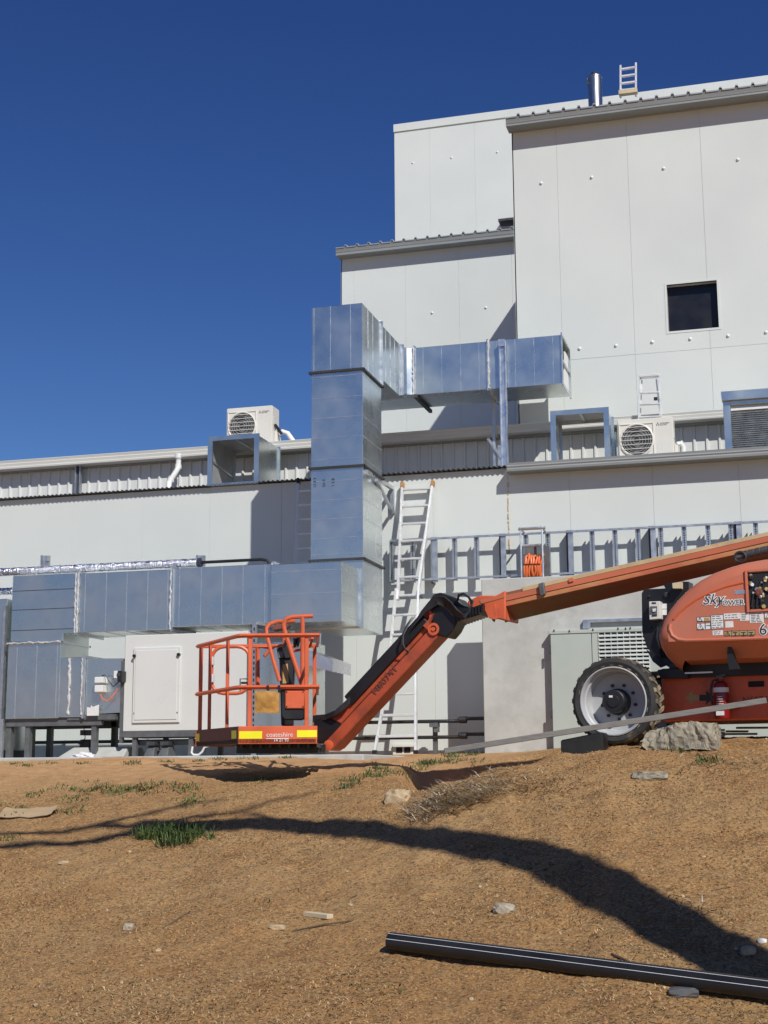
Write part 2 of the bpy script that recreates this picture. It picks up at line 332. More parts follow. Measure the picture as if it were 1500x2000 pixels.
# ------------------------------------------------------------------ the building
B = thing('factory_building', (-4, 20, 1.8), 'large white panelled factory building with stepped tower blocks', 'building')
def panel_wall(name, seams, Yf, z0, z1, splits=(), holes=None, thick=.10):
    base = MB().box(seams[0]+.01, seams[-1]-.01, Yf+.006, Yf+.3, z0+.005, z1-.01)
    if holes:
        base = MB()
        (hx0, hx1, hz0, hz1) = holes
        for a in ((seams[0]+.01, hx0, z0, z1-.01), (hx1, seams[-1]-.01, z0, z1-.01), (hx0, hx1, z0, hz0), (hx0, hx1, hz1, z1-.01)):
            base.box(a[0], a[1], Yf+.006, Yf+.3, a[2], a[3])
    b = base.build(name, M['gap'], B)
    g = .0022
    zs = [z0] + list(splits) + [z1]
    for i in range(len(seams)-1):
        for k in range(len(zs)-1):
            x0, x1, a, c = seams[i]+g, seams[i+1]-g, zs[k]+(g if k else 0), zs[k+1]-g
            if holes and x0 < holes[1] and x1 > holes[0] and a < holes[3] and c > holes[2]:
                mb = MB(); hx0, hx1, hz0, hz1 = holes
                if x0 < hx0: mb.box(x0, hx0, Yf, Yf+.05, a, c)
                if x1 > hx1: mb.box(hx1, x1, Yf, Yf+.05, a, c)
                m0, m1 = max(x0, hx0), min(x1, hx1)
                mb.box(m0, m1, Yf, Yf+.05, a, hz0); mb.box(m0, m1, Yf, Yf+.05, hz1, c)
                mb.build('panel', M['panel'], b)
            else:
                MB().box(x0, x1, Yf, Yf+.05, a, c).build('panel', M['panel'], b, bevel=.002)
    return b
# lower front wall
lw_seams = [-14.4, -13.17, -11.97, -10.74, -9.53, -8.40, -7.22, -6.04, -4.86, -3.73, -2.835, -1.655, -.468, .72, 1.9, 3.1]
lw = panel_wall('lower_wall', lw_seams, 20.0, 1.6, 5.98)
mb = MB(); rnd = random.Random(3)
zz = 4.72
while zz < 5.80:                                    # ragged foam in the open joint
    h = rnd.uniform(.03, .09); mb.box(-3.735-rnd.uniform(0, .008), -3.727+rnd.uniform(0, .008), 19.992-rnd.uniform(0, .006), 20.03, zz, zz+h); zz += h*rnd.uniform(.97, 2.2)
mb.build('joint_foam', M['bleach'], lw)
# lean-to roof behind the wall head, corrugated edge
def corr(x0, x1, y0, y1, z0, z1, pitch=.076, amp=.009, t=.004):
    n = int((x1-x0)/pitch*8); top = []
    secs = []
    for i in range(n+1):
        x = x0+(x1-x0)*i/n; c = amp*math.cos(2*math.pi*(x-x0)/pitch)
        secs.append([(x, y0, z0+c), (x, y1, z1+c), (x, y1, z1+c-t), (x, y0, z0+c-t)])
    return MB().loft(secs)
corr(-14.4, -3.70, 19.90, 21.21, 5.998, 6.003, amp=.011).build('corrugated_roof', M['greysteel'], B, smooth=True)
gb = MB()
prof = [(19.74, 5.875), (19.735, 5.905), (19.745, 5.925), (19.735, 5.945), (19.745, 5.965), (19.74, 5.998), (19.76, 6.0), (19.998, 6.0), (19.998, 5.875)]
gb.loft([[(x, a, b) for a, b in prof] for x in (-3.695, 3.1)])
gb.build('box_gutter', M['grey_trim'], B)
MB().box(-3.695, 3.1, 20.0, 21.21, 5.94, 5.985).build('lean_to_roof', M['grey_trim'], B)
# ribbed cladding strip
cs = []; x = -14.4; secs = []
while x < 3.1:
    for dx, dy in ((0, 0), (.125, 0), (.14, -.028), (.165, -.028), (.18, 0)):
        secs.append([(x+dx, 21.21+dy, 5.95), (x+dx, 21.21+dy, 6.80), (x+dx, 21.31, 6.80), (x+dx, 21.31, 5.95)])
    x += .185
MB().loft(secs).build('ribbed_wall', M['clad'], B)
def gutter(name, x0, x1, Y, z0, z1, m, depth=.16):
    h = z1-z0
    pr = [(Y, z0+.01), (Y-.006, z0+.25*h), (Y+.004, z0+.3*h), (Y-.008, z0+.62*h), (Y+.004, z0+.68*h), (Y-.012, z1-.008), (Y, z1), (Y+.02, z1), (Y+.02, z1-.03), (Y+depth, z1-.03), (Y+depth, z0), (Y+.01, z0)]
    return MB().loft([[(x, a, b) for a, b in pr] for x in (x0, x1)]).build(name, m, B)
gutter('eaves_gutter', -14.4, -4.06, 20.95, 6.72, 6.876, M['trim'])
gutter('eaves_gutter', -4.055, 3.1, 20.95, 6.735, 6.872, M['trim'])
MB().box(-14.4, 3.1, 21.105, 21.21, 6.70, 6.75).build('soffit', M['grey_trim'], B)
MB().box(-14.4, -3.80, 21.21, 33, 6.80, 6.86).build('main_roof', M['roof'], B)
# tower
tw = panel_wall('tower_wall', [-3.82, -3.093, -1.963, -.822, .32, 1.46, 2.6, 3.74], 21.5, 6.86, 11.98, splits=(7.98,), holes=(-1.44, -.68, 8.30, 9.056))
fr = MB()
for a in ((-1.475, -1.44, 8.265, 9.09), (-.68, -.645, 8.265, 9.09), (-1.44, -.68, 8.265, 8.30), (-1.44, -.68, 9.056, 9.09)): fr.box(a[0], a[1], 21.494, 21.53, a[2], a[3])
fr.build('window_trim', M['panel'], tw)
MB().box(-1.44, -.68, 21.63, 21.64, 8.30, 9.056).build('dark_opening', M['void'], tw)
MB().box(-3.82, -3.80, 21.5, 27.0, 6.86, 11.98).build('side_wall', M['panel'], B)
def dome(r=.026):
    return MB().lathe([(r, 0), (r, -.006), (r*.85, -.016), (r*.5, -.024), (.002, -.027)], (0, 0, 0), (0, 1, 0), 14)
dm = None
def bolt(px, py, Y, par):
    global dm
    p = W(px, py, Y)
    if dm is None:
        dm = dome().build('fixing_cap', M['white'], B, smooth=True); dm.location = p - LOC[B] + LOC[B]; base = dm.location.copy()
        dm.parent = par; dm.location = p; return
    o = bpy.data.objects.new('fixing_cap', dm.data); S.collection.objects.link(o); o.parent = par; o.location = p
# fixing caps keep their mesh centred on their own origin: the mesh was shifted by the root, so place accordingly
for a in ((1057, 358), (1155.5, 346.5), (1296, 329), (1441, 312)): bolt(*a, 21.5, tw)
for a in ((1132, 681), (1203, 675), (1274, 668), (1348, 662), (1422, 656), (1496, 649)): bolt(*a, 21.5, tw)
gutter('tower_gutter', -3.86, 3.8, 21.22, 11.93, 12.055, M['grey_trim'], .28)
MB().box(-3.86, 3.8, 21.22, 21.5, 11.90, 11.93).build('tower_soffit', M['grey_trim'], B)
def ribroof(name, x0, x1, y0, y1, z0, z1, pitch=.245, h=.045):
    secs = []; x = x0
    while x < x1:
        for dx, dz in ((0, 0), (pitch*.72, 0), (pitch*.78, h), (pitch*.92, h), (pitch*.98, 0)):
            secs.append([(x+dx, y0, z0+dz), (x+dx, y1, z1+dz), (x+dx, y1, z1+dz-.02), (x+dx, y0, z0+dz-.02)])
        x += pitch
    return MB().loft(secs).build(name, M['roof'], B)
ribroof('tower_roof', -3.86, 3.8, 21.20, 32.4, 12.045, 12.4)
# middle block
mw = panel_wall('middle_wall', [-8.47, -8.19, -7.083, -5.957, -4.861, -3.81], 27.0, 6.86, 12.30)
for a in ((844, 611), (949, 601), (741, 628)): bolt(*a, 27.0, mw)
gutter('middle_gutter', -8.50, -3.81, 26.74, 12.25, 12.375, M['grey_trim'], .26)
MB().box(-8.50, -3.81, 26.74, 27.0, 12.20, 12.25).build('middle_soffit', M['grey_trim'], B)
ribroof('middle_roof', -8.50, -3.9, 26.72, 32.4, 12.365, 12.9, pitch=.25)
MB().box(-8.47, -8.45, 27.0, 32.5, 6.86, 12.28).build('side_wall', M['panel'], B)
# back block
bw = panel_wall('back_wall', [-8.78, -7.865, -6.713, -5.56, -4.41, -3.26, -2.1, -.95, .2, 1.35, 2.5, 3.65], 32.5, 6.86, 17.62)
for a in ((806, 318), (882, 308), (971, 297)): bolt(*a, 32.5, bw)
MB().box(-8.79, 3.65, 32.47, 32.9, 17.60, 17.80).build('parapet_cap', M['panel'], bw)
MB().box(-8.78, 3.65, 32.8, 40, 6.86, 17.6).build('back_block', M['panel'], B)
v = W(992, 440, 32.3)
MB().box(v.x-.16, v.x+.9, 32.30, 32.55, v.z-.4, v.z+.09).box(v.x-.22, v.x+.9, 32.2, 32.5, v.z+.09, v.z+.15).build('roof_vent', M['steel'], bw)
# vent grille low on the wall
p0, p1 = W(768, 1454, 19.97), W(812, 1474, 19.97)
vg = MB(); vg.box(p0.x, p1.x, 19.95, 20.01, p1.z, p0.z).build('wall_vent', M['cream'], lw)
d = MB()
for i in range(2): d.box(p0.x+.05+i*.12, p0.x+.14+i*.12, 19.942, 19.96, p1.z+.03, p0.z-.04)
d.build('wall_vent_opening', M['dark'], lw)
# pipes that stick out
t = thing('flue_pipe', (W(1162, 193, 29.5).x, 29.5, 12.3), 'shiny stainless flue pipe standing on the tower roof', 'flue')
c = W(1162, 170, 29.5); zt = W(1162, 145, 29.5).z
MB().lathe([(.158, 12.0-c.z), (.158, zt-c.z-.07), (.09, zt-c.z), (.07, zt-c.z)], (c.x, 29.5, c.z), (0, 0, 1), 28).build('pipe', M['chrome'], t, smooth=True)
MB().lathe([(.166, zt-c.z-.10), (.166, zt-c.z-.075)], (c.x, 29.5, c.z), (0, 0, 1), 28).build('collar', M['chrome'], t)
MB().lathe([(.075, zt-c.z+.0), (.085, zt-c.z+.02)], (c.x, 29.5, c.z), (0, 0, 1), 20).build('cap', M['steel'], t)
MB().bar((c.x-.13, 29.45, zt-.22), (c.x-.18, 29.4, zt-.22), .02, .05).build('clamp', M['steel'], t)

# ------------------------------------------------------------------ ladders
def ladder(name, label, A0, A1, B0, B1, rungs, m=None, rw=.028, rd=.065, rung=(.03, .05), tips=None, group=None):
    """rails A0-A1 and B0-B1 (bottom to top), rungs at the given fractions"""
    A0, A1, B0, B1 = map(Vector, (A0, A1, B0, B1)); m = m or M['alu']
    t = thing(name, tuple((A0+B0)/2), label, 'ladder', group)
    up = Vector((0, 1, 0))
    for p, q in ((A0, A1), (B0, B1)): MB().bar(p, q, rw, rd, up=up).build('rail', m, t, bevel=.004)
    for f in rungs: MB().bar(A0.lerp(A1, f), B0.lerp(B1, f), rung[1], rung[0]).build('rung', m, t, bevel=.004)
    if tips:
        for q, p in ((A1, A0), (B1, B0)):
            e = (q-p).normalized(); MB().bar(q-e*.02, q+e*.07, rw+.012, rd+.012, up=up).build('rubber_tip', tips, t, bevel=.006)
    return t
# tall two-section ladder against the wall
def LY(y): return 19.93 - (y-945)/525*.95
t = thing('leaning_ladder', tuple(W(772, 1468, 18.98)), 'tall white two-section ladder leaning on the wall beside the duct riser', 'ladder')
A = [W(x, y, LY(y)) for x, y in ((786, 950), (777, 1172))]; Bq = [W(x, y, LY(y)) for x, y in ((845, 947), (815, 1170))]
LA = [W(x, y, LY(y)-.05) for x, y in ((774, 1150), (764, 1252), (745, 1396), (732, 1468))]; LB = [W(x, y, LY(y)-.05) for x, y in ((818, 1150), (812, 1312), (812, 1396), (812, 1468))]
for P in (A, Bq): MB().bar(P[0], P[1], .035, .075, up=(0, 1, 0)).build('rail', M['alu'], t, bevel=.004)
for P in (LA, LB):
    r = MB()
    for a, b in zip(P, P[1:]): r.bar(a, b, .034, .07, up=(0, 1, 0))
    r.build('rail', M['alu'], t, bevel=.004)
for y in (955, 989, 1024, 1058, 1093, 1128, 1163):
    f = (y-948)/(1171-948); MB().bar(A[0].lerp(A[1], f), Bq[0].lerp(Bq[1], f), .075, .028).build('rung', M['alu'], t, bevel=.004)
def along(P, y):
    for a, b in zip(P, P[1:]):
        ya, yb = (1.6-a.z), (1.6-b.z)
        if a.z >= y >= b.z: return a.lerp(b, (a.z-y)/(a.z-b.z))
    return P[-1]
for y in (1202, 1240, 1280, 1318, 1356, 1397, 1438):
    z = W(780, y, LY(y)).z; MB().bar(along(LA, z), along(LB, z), .08, .028 if y < 1390 else .036).build('rung', M['alu'], t, bevel=.004)
for q, p in ((A[0], A[1]), (Bq[0], Bq[1])):
    e = (q-p).normalized(); MB().bar(q-e*.03, q+e*.06, .05, .085, up=(0, 1, 0)).build('rubber_tip', M['rust'], t, bevel=.008)
MB().tube([along(LB, W(818, 1166, 19.5).z)+Vector((.03, -.03, 0)), along(LB, W(818, 1166, 19.5).z)+Vector((.03, .09, 0))], .022, 10).build('hinge', M['steel'], t)
for P in (LA, LB): MB().bar(P[-1]+Vector((0, 0, .02)), P[-1]-Vector((0, 0, .03)), .05, .09, up=(0, 1, 0)).build('foot', M['black'], t)
# ladder in the riser's shade
a1, a0 = W(583, 943, 19.85), W(570, 1320, 19.25)
ladder('leaning_ladder', 'grey ladder in shade behind the vertical duct', a0, a1, a0+Vector((.40, 0, 0)), a1+Vector((.40, 0, 0)), [i/13+.03 for i in range(13)], M['alu'], tips=M['black'])
# stepladder on the lean-to roof
t0 = W(1251, 738, 20.86); t1 = W(1286, 737, 20.86)
q = thing('stepladder', ((t0.x+t1.x)/2, 20.75, 5.99), 'aluminium stepladder standing behind the rooftop condenser next to the tower', 'ladder')
e0, e1 = Vector((t0.x-.10, 20.70, 5.985)), Vector((t1.x+.06, 20.70, 5.985))
for a, b in ((e0, t0), (e1, t1)): MB().bar(a, b, .022, .05, up=(0, 1, 0)).build('rail', M['alu'], q, bevel=.003)
for y in (766, 789, 815, 840, 866):
    z = W(1268, y, 20.82).z; f = (z-5.985)/(t0.z-5.985); MB().bar(e0.lerp(t0, f), e1.lerp(t1, f), .06, .022).build('step', M['alu'], q, bevel=.003)
MB().box(t0.x-.015, t1.x+.015, 20.80, 20.93, t0.z-.005, t0.z+.035).build('top_cap', M['alu'], q, bevel=.006)
MB().box(W(1277, 778, 20.8).x, W(1284, 778, 20.8).x, 20.79, 20.82, W(1277, 782, 20.8).z, W(1277, 776, 20.8).z).build('latch', M['black'], q)
for p in (e0, e1): MB().bar(p+Vector((.0, .19, 0)), Vector((p.x*.5+(t0.x+t1.x)/4, 20.90, t0.z-.03)), .02, .035).build('rear_leg', M['alu'], q)
# ladder on top of the tower
a0, a1, b0, b1 = W(1212, 191, 21.6), W(1212, 128, 21.6), W(1242, 188, 21.6), W(1242, 123, 21.6)
q = ladder('roof_ladder', 'short silver ladder poking above the tower roof', a0, a1, b0, b1, (.22, .43, .65, .87), M['alu'], rw=.03, rd=.05)
MB().box(a0.x-.02, b0.x+.03, 21.52, 21.62, a0.z+.03, a0.z+.095).build('timber_block', M['offcut'], q)

# ------------------------------------------------------------------ ductwork
D = thing('ductwork', (-5.68, 18.37, SLAB), 'galvanised sheet metal ductwork rising beside the wall and turning over the roof', 'duct')
def seams_z(sec, x0, x1, y0, y1, zs, face='f'):
    for z in zs:
        m = MB()
        m.box(x0+.004, x1-.004, y0-.004, y0+.01, z-.004, z+.004)
        m.box(x1-.01, x1+.004, y0+.004, y1-.004, z-.004, z+.004)
        m.build('seam', M['galv_lite'], sec)
def seams_x(sec, xs, y0, y1, z0, z1, under=False):
    for x in xs:
        m = MB().box(x-.004, x+.004, y0-.004, y0+.01, z0+.003, z1-.003)
        if under: m.box(x-.004, x+.004, y0, y1-.005, z0-.004, z0+.01)
        m.build('seam', M['galv_lite'], sec)
def duct(x0, x1, y0, y1, z0, z1, m='galv'):
    return MB().box(x0, x1, y0, y1, z0, z1).build('duct_section', M[m], D, bevel=.006)
def flange_z(z, x0, x1, y0, y1, e=.03, t=.03, m='flange', sec=None):
    k = MB()
    k.box(x0-e, x1+e, y0-e, y0+.01, z-t/2, z+t/2); k.box(x0-e, x1+e, y1-.01, y1+e, z-t/2, z+t/2)
    k.box(x0-e, x0+.01, y0-e+.002, y1+e-.002, z-t/2+.001, z+t/2-.001); k.box(x1-.01, x1+e, y0-e+.002, y1+e-.002, z-t/2+.001, z+t/2-.001)
    return k.build('flange', M[m], sec or D)
def flange_x(x, y0, y1, z0, z1, e=.028, t=.03, m='galv_lite', sec=None, clips=True):
    k = MB()
    k.box(x-t/2, x+t/2, y0-e, y0+.01, z0-e, z1+e); k.box(x-t/2, x+t/2, y1-.01, y1+e, z0-e, z1+e)
    k.box(x-t/2+.001, x+t/2-.001, y0-e+.002, y1+e-.002, z0-e, z0+.01); k.box(x-t/2+.001, x+t/2-.001, y0-e+.002, y1+e-.002, z1-.01, z1+e)
    o = k.build('flange', M[m], sec or D)
    return o
def flange_y(y, x0, x1, z0, z1, e=.028, t=.03, sec=None):
    k = MB()
    k.box(x1-.01, x1+e, y-t/2, y+t/2, z0-e, z1+e); k.box(x0-e, x0+.01, y-t/2, y+t/2, z0-e, z1+e)
    k.box(x0-e+.002, x1+e-.002, y-t/2+.001, y+t/2-.001, z0-e, z0+.01); k.box(x0-e+.002, x1+e-.002, y-t/2+.001, y+t/2-.001, z1-.01, z1+e)
    return k.build('flange', M['galv_lite'], sec or D)
def beads(x, y, z0, z1, par, seed, ax='z', wdt=.018):
    """lumpy sealant run"""
    r = random.Random(seed); pts = []; rr = []; n = int((z1-z0)/.035)
    for i in range(n+1):
        z = z0+(z1-z0)*i/n
        p = (x+r.uniform(-.008, .008), y, z) if ax == 'z' else (z, y, x+r.uniform(-.008, .008))
        pts.append(p); rr.append(r.uniform(.35, 1.1)*wdt)
    MB().tube(pts, rr, 6).build('sealant', M['seal'], par, smooth=True)
RX0, RX1, RY0, RY1 = -6.045, -5.31, 17.9, 18.84
s1 = duct(RX0, RX1, RY0, RY1, 3.49, 4.42)
s2 = duct(RX0, RX1, RY0, RY1, 4.42, 5.685); seams_z(s2, RX0, RX1, RY0, RY1, (4.50, 4.72, 4.98, 5.24, 5.50))
s3 = duct(RX0, RX1, RY0, RY1, 5.685, 7.03); seams_z(s3, RX0, RX1, RY0, RY1, (5.80, 6.10, 6.38, 6.66, 6.96))
s4 = duct(RX0, RX1, RY0, RY1, 7.03, 7.972)
seams_x(s4, (RX0+.035, -5.77, -5.48), RY0, RY1, 7.03, 7.97)
for y in (18.18, 18.42): MB().box(RX1-.01, RX1+.004, y-.004, y+.004, 7.04, 7.965).build('seam', M['galv_lite'], s4)
flange_z(4.42, RX0, RX1, RY0, RY1, m='flange'); flange_z(5.685, RX0, RX1, RY0, RY1); flange_z(7.03, RX0, RX1, RY0, RY1)
# writing on the riser
for i, ln in enumerate(('12 8 5', '2A 0', '1 5 B')):
    text('marker_writing', ln, .055, (-5.97+i*.13, RY0-.006, 5.42), (0, 0, 1), (-1, 0, 0), M['ink'], s2)
# rear leg of the top elbow and the run across the roof
DZ0, DZ1, TY0, TY1 = 7.23, 7.968, 20.13, 20.91
s5 = duct(RX0, RX1-.003, RY1, 20.0, DZ0-.08, DZ1); flange_y(RY1, RX0, RX1, 7.06, DZ1)
for y in (19.1, 19.35, 19.6, 19.85): MB().box(RX1-.01, RX1+.002, y-.004, y+.004, DZ0-.07, DZ1-.005).build('seam', M['galv_lite'], s5)
s6 = MB().hprism([(RX0, 20.0), (RX1-.003, 20.0), (RX1+.05, 20.08), (RX1+.16, TY0), (RX1+.16, TY1), (RX0, TY1)], DZ0, DZ1).build('duct_section', M['galv'], D, bevel=.004)
flange_y(20.0, RX0, RX1, DZ0, DZ1)
xa = W(809, 680, TY0).x; xb = W(952, 670, TY0).x; xc = W(1098, 655, TY0).x
s7 = duct(RX1+.16, xa, TY0, TY1, DZ0, DZ1)
s8 = duct(xa, xb, TY0, TY1, DZ0, DZ1); seams_x(s8, [W(x, 700, TY0).x for x in (826, 862, 899, 935)], TY0, TY1, DZ0, DZ1)
s9 = MB()   # open-ended last length
tk = .012
s9.box(xb, xc, TY0, TY0+tk, DZ0, DZ1); s9.box(xb, xc, TY1-tk, TY1, DZ0, DZ1); s9.box(xb, xc, TY0+tk, TY1-tk, DZ1-tk, DZ1); s9.box(xb, xc, TY0+tk, TY1-tk, DZ0, DZ0+tk)
s9 = s9.build('duct_section', M['galv'], D)
seams_x(s9, [W(x, 700, TY0).x for x in (970, 1006, 1043, 1080)], TY0, TY1, DZ0, DZ1)
flange_x(xa, TY0, TY1, DZ0, DZ1); flange_x(xb, TY0, TY1, DZ0, DZ1); fe = flange_x(xc-.01, TY0, TY1, DZ0, DZ1, e=.03, t=.02)
beads(xa-.01, TY0-.028, DZ0, DZ1, s8, 1); beads(xb+.012, TY0-.028, DZ0, DZ1, s8, 2)
MB().box(xc-.03, xc-.005, TY0+.02, TY1-.02, 7.585, 7.61).build('brace', M['galv_lite'], s9)
MB().box(xc-.05, xc-.03, TY0+.35, TY1-.03, DZ0+.02, 7.58).box(xc-.05, xc-.03, TY0+.45, TY1-.03, 7.61, DZ1-.12).build('liner', M['paper'], s9)
# cross bar under the run, hung on a post
sx0, sx1 = W(977, 780, 20.07).x, W(990, 780, 20.07).x
sp = thing('support_post', (sx0+.04, 20.06, 5.99), 'tall galvanised channel post holding the duct run above the gutter end', 'post')
MB().box(sx0, sx1, 20.05, 20.10, 5.975, 7.93).build('web', M['galv_lite'], sp)
MB().box(sx0, sx0+.015, 20.03, 20.05, 5.975, 7.93).build('lip', M['galv_lite'], sp); MB().box(sx1-.015, sx1, 20.03, 20.05, 5.975, 7.93).build('lip', M['galv_lite'], sp)
MB().box(sx0, sx1, 20.02, 20.028, 7.84, 7.95).build('end_plate', M['galv_lite'], sp)
p = W(965, 860, 20.75)
hb = thing('hanger_rod', (p.x, 20.8, 5.99), 'dark slotted strut under the duct run beside the tall post', 'strut')
MB().box(p.x-.02, p.x+.02, 20.74, 20.78, 6.0, 7.235).build('channel', M['strut'], hb)
MB().bar((p.x-.09, 20.72, 6.62), (p.x+.12, 20.72, 6.30), .03, .04).build('brace', M['strut'], hb)
MB().box(p.x+.06, p.x+.11, 20.72, 20.76, 6.0, 6.5).build('bracket', M['strut'], hb)
MB().bar((W(648, 790, 20.1).x, 20.05, 7.19), (W(648, 790, 20.1).x+.9, 20.05, 7.19), .04, .04)
# underside strut of run at first flange
MB().bar((xa+.02, TY0-.06, DZ0-.03), (xa+.02, TY1+.15, DZ0-.03), .05, .05).build('cross_bar', M['steel'], D)
# bottom box and the left run
BX0, BX1 = -6.315, -5.36
b1 = duct(BX0, BX1, 17.1, RY0, 3.51, 4.272); seams_z(b1, BX0, BX1, 17.1, RY0, (3.60, 3.88, 4.17)); flange_y(RY0-.015, BX0, BX1, 3.51, 4.272, e=.02, sec=b1)
LX = [W(x, 1160, 17.2).x for x in (24, 152, 337, 526)]
LZ0, LZ1 = 3.49, 4.30
l3 = duct(LX[2], BX0, 17.2, 17.95, LZ0+.03, LZ1); l2 = duct(LX[1], LX[2], 17.2, 17.95, LZ0, LZ1-.01)
seams_x(l3, [W(x, 1160, 17.2).x for x in (350, 392, 433, 474, 517)], 17.2, 17.95, LZ0+.03, LZ1, True); seams_x(l2, [W(x, 1160, 17.2).x for x in (166, 207, 247, 288, 327)], 17.2, 17.95, LZ0, LZ1-.01, True)
l1 = MB().prism([(LX[0], 3.40), (LX[1]-.2, 3.36), (LX[1]-.2, LZ0), (LX[1], LZ0), (LX[1], LZ1), (LX[0], LZ1)], 17.2, 17.95).build('duct_section', M['galv'], D, bevel=.005)
for z in (3.55, 3.83, 4.09): MB().box(LX[0]+.004, LX[1]-(.2 if z < 3.5 else 0)-.004, 17.196, 17.21, z-.004, z+.004).build('seam', M['flange'], l1)
for x in (LX[1], LX[2], BX0): flange_x(x, 17.2, 17.95, LZ0, LZ1, m='galv_lite')
for i, x in enumerate((LX[1]-.02, LX[1]+.015, LX[2]-.015, BX0-.01)): beads(x, 17.17, LZ0, LZ1, l2, 10+i, wdt=.014)
# plenum at the end of the run, standing on a steel frame
PX1 = LX[1]-.2
p1 = MB().box(LX[0], PX1, 17.15, 17.95, 2.36, 3.37).build('duct_section', M['galv'], D, bevel=.006)
flange_z(3.37, LX[0], PX1, 17.15, 17.95, e=.02, t=.025, m='galv_lite'); beads(3.37, 17.12, LX[0], PX1, p1, 21, ax='x', wdt=.014)
seams_x(p1, [W(x, 1330, 17.15).x for x in (31, 70, 110)], 17.15, 17.95, 2.37, 3.36)
q0, q1 = W(134, 1340, 17.15).x, W(163, 1340, 17.15).x
p2 = duct(PX1, q1, 17.16, 17.9, 2.37, 3.16); beads(q0+.005, 17.15, 2.4, 3.15, p2, 22, wdt=.02)
flange_x(q1, 17.16, 17.9, 2.37, 3.16, e=.02, sec=p2); beads(q1-.02, 17.13, 2.4, 3.15, p2, 23, wdt=.012)
trx = W(243, 1340, 17.3).x
tr = MB().loft([[(q1, 17.18, 2.40), (q1, 17.85, 2.40), (q1, 17.85, 3.14), (q1, 17.18, 3.14)], [(trx+.02, 17.21, 2.42), (trx+.02, 17.85, 2.42), (trx+.02, 17.85, 3.13), (trx+.02, 17.21, 3.13)]]).build('transition', M['galv'], D)
# second duct at the far left
fd = thing('side_duct', (-11.2, 17.6, SLAB), 'shaded galvanised duct standing left of the plenum, cut by the picture edge', 'duct')
k = MB().box(-12.4, LX[0]-.10, 17.25, 18.0, 1.95, 4.0).build('duct_body', M['galv'], fd, bevel=.006)
MB().box(LX[0]-.13, LX[0]-.09, 17.2, 17.26, SLAB, 3.9).build('corner_post', M['strut'], fd); MB().box(-12.3, LX[0]-.1, 17.3, 17.9, SLAB, 1.95).build('plinth', M['steel'], fd)
# ------------------------------------------------------------------ silver lagged pipes
def lagged(pts, r, name, label, seed):
    t = thing(name, tuple(pts[0]), label, 'pipe', None)
    rr = random.Random(seed); P = []; R = []; pts = [Vector(p) for p in pts]; L = (pts[1]-pts[0]).length; n = int(L/.022)
    for i in range(n+1): P.append(pts[0].lerp(pts[1], i/n)); R.append(r*(1+rr.uniform(-.07, .07)))
    MB().tube(P, R, 16).build('foil_lagging', M['foil'], t); return t
a, b = W(-60, 1122, 17.55), W(388, 1099, 17.55); b.z = a.z = (a.z+b.z)/2+.005
t = lagged((a, b), .056, 'lagged_pipe', 'silver foil lagged pipe running along the top of the left duct', 4)
MB().tube([b-Vector((.01, 0, 0)), b+Vector((.04, 0, 0))], .062, 16).build('end_ring', M['ink'], t)
e = W(527, 1094, 17.55); MB().tube([b, (e.x-.12, 17.55, b.z), (e.x-.04, 17.55, b.z-.015), (e.x, 17.55, b.z-.08), (e.x, 17.55, b.z-.2)], .021, 10).build('black_pipe', M['blackpipe'], t, smooth=True)
for x in (95, 397):
    c = W(x, 1095, 17.7); bk = thing('pipe_bracket', (c.x, 17.65, c.z-.06), 'small zinc pipe clamp standing %s' % ('on the foil lagging' if x < 200 else 'at the end of the foil lagging'), 'bracket')
    MB().box(c.x-.05, c.x+.05, 17.63, 17.66, c.z-.09, c.z+.06).build('plate', M['strut'], bk)
    MB().box(c.x-.05, c.x-.035, 17.56, 17.63, c.z-.09, c.z+.06).box(c.x+.025, c.x+.05, 17.56, 17.63, c.z-.02, c.z+.05).build('lug', M['strut'], bk)
a2, b2 = W(-60, 1158, 17.75), W(26, 1154, 17.75); b2.z = a2.z
t = lagged((a2, b2), .05, 'lagged_pipe', 'short foil lagged pipe ending behind the left duct', 5)

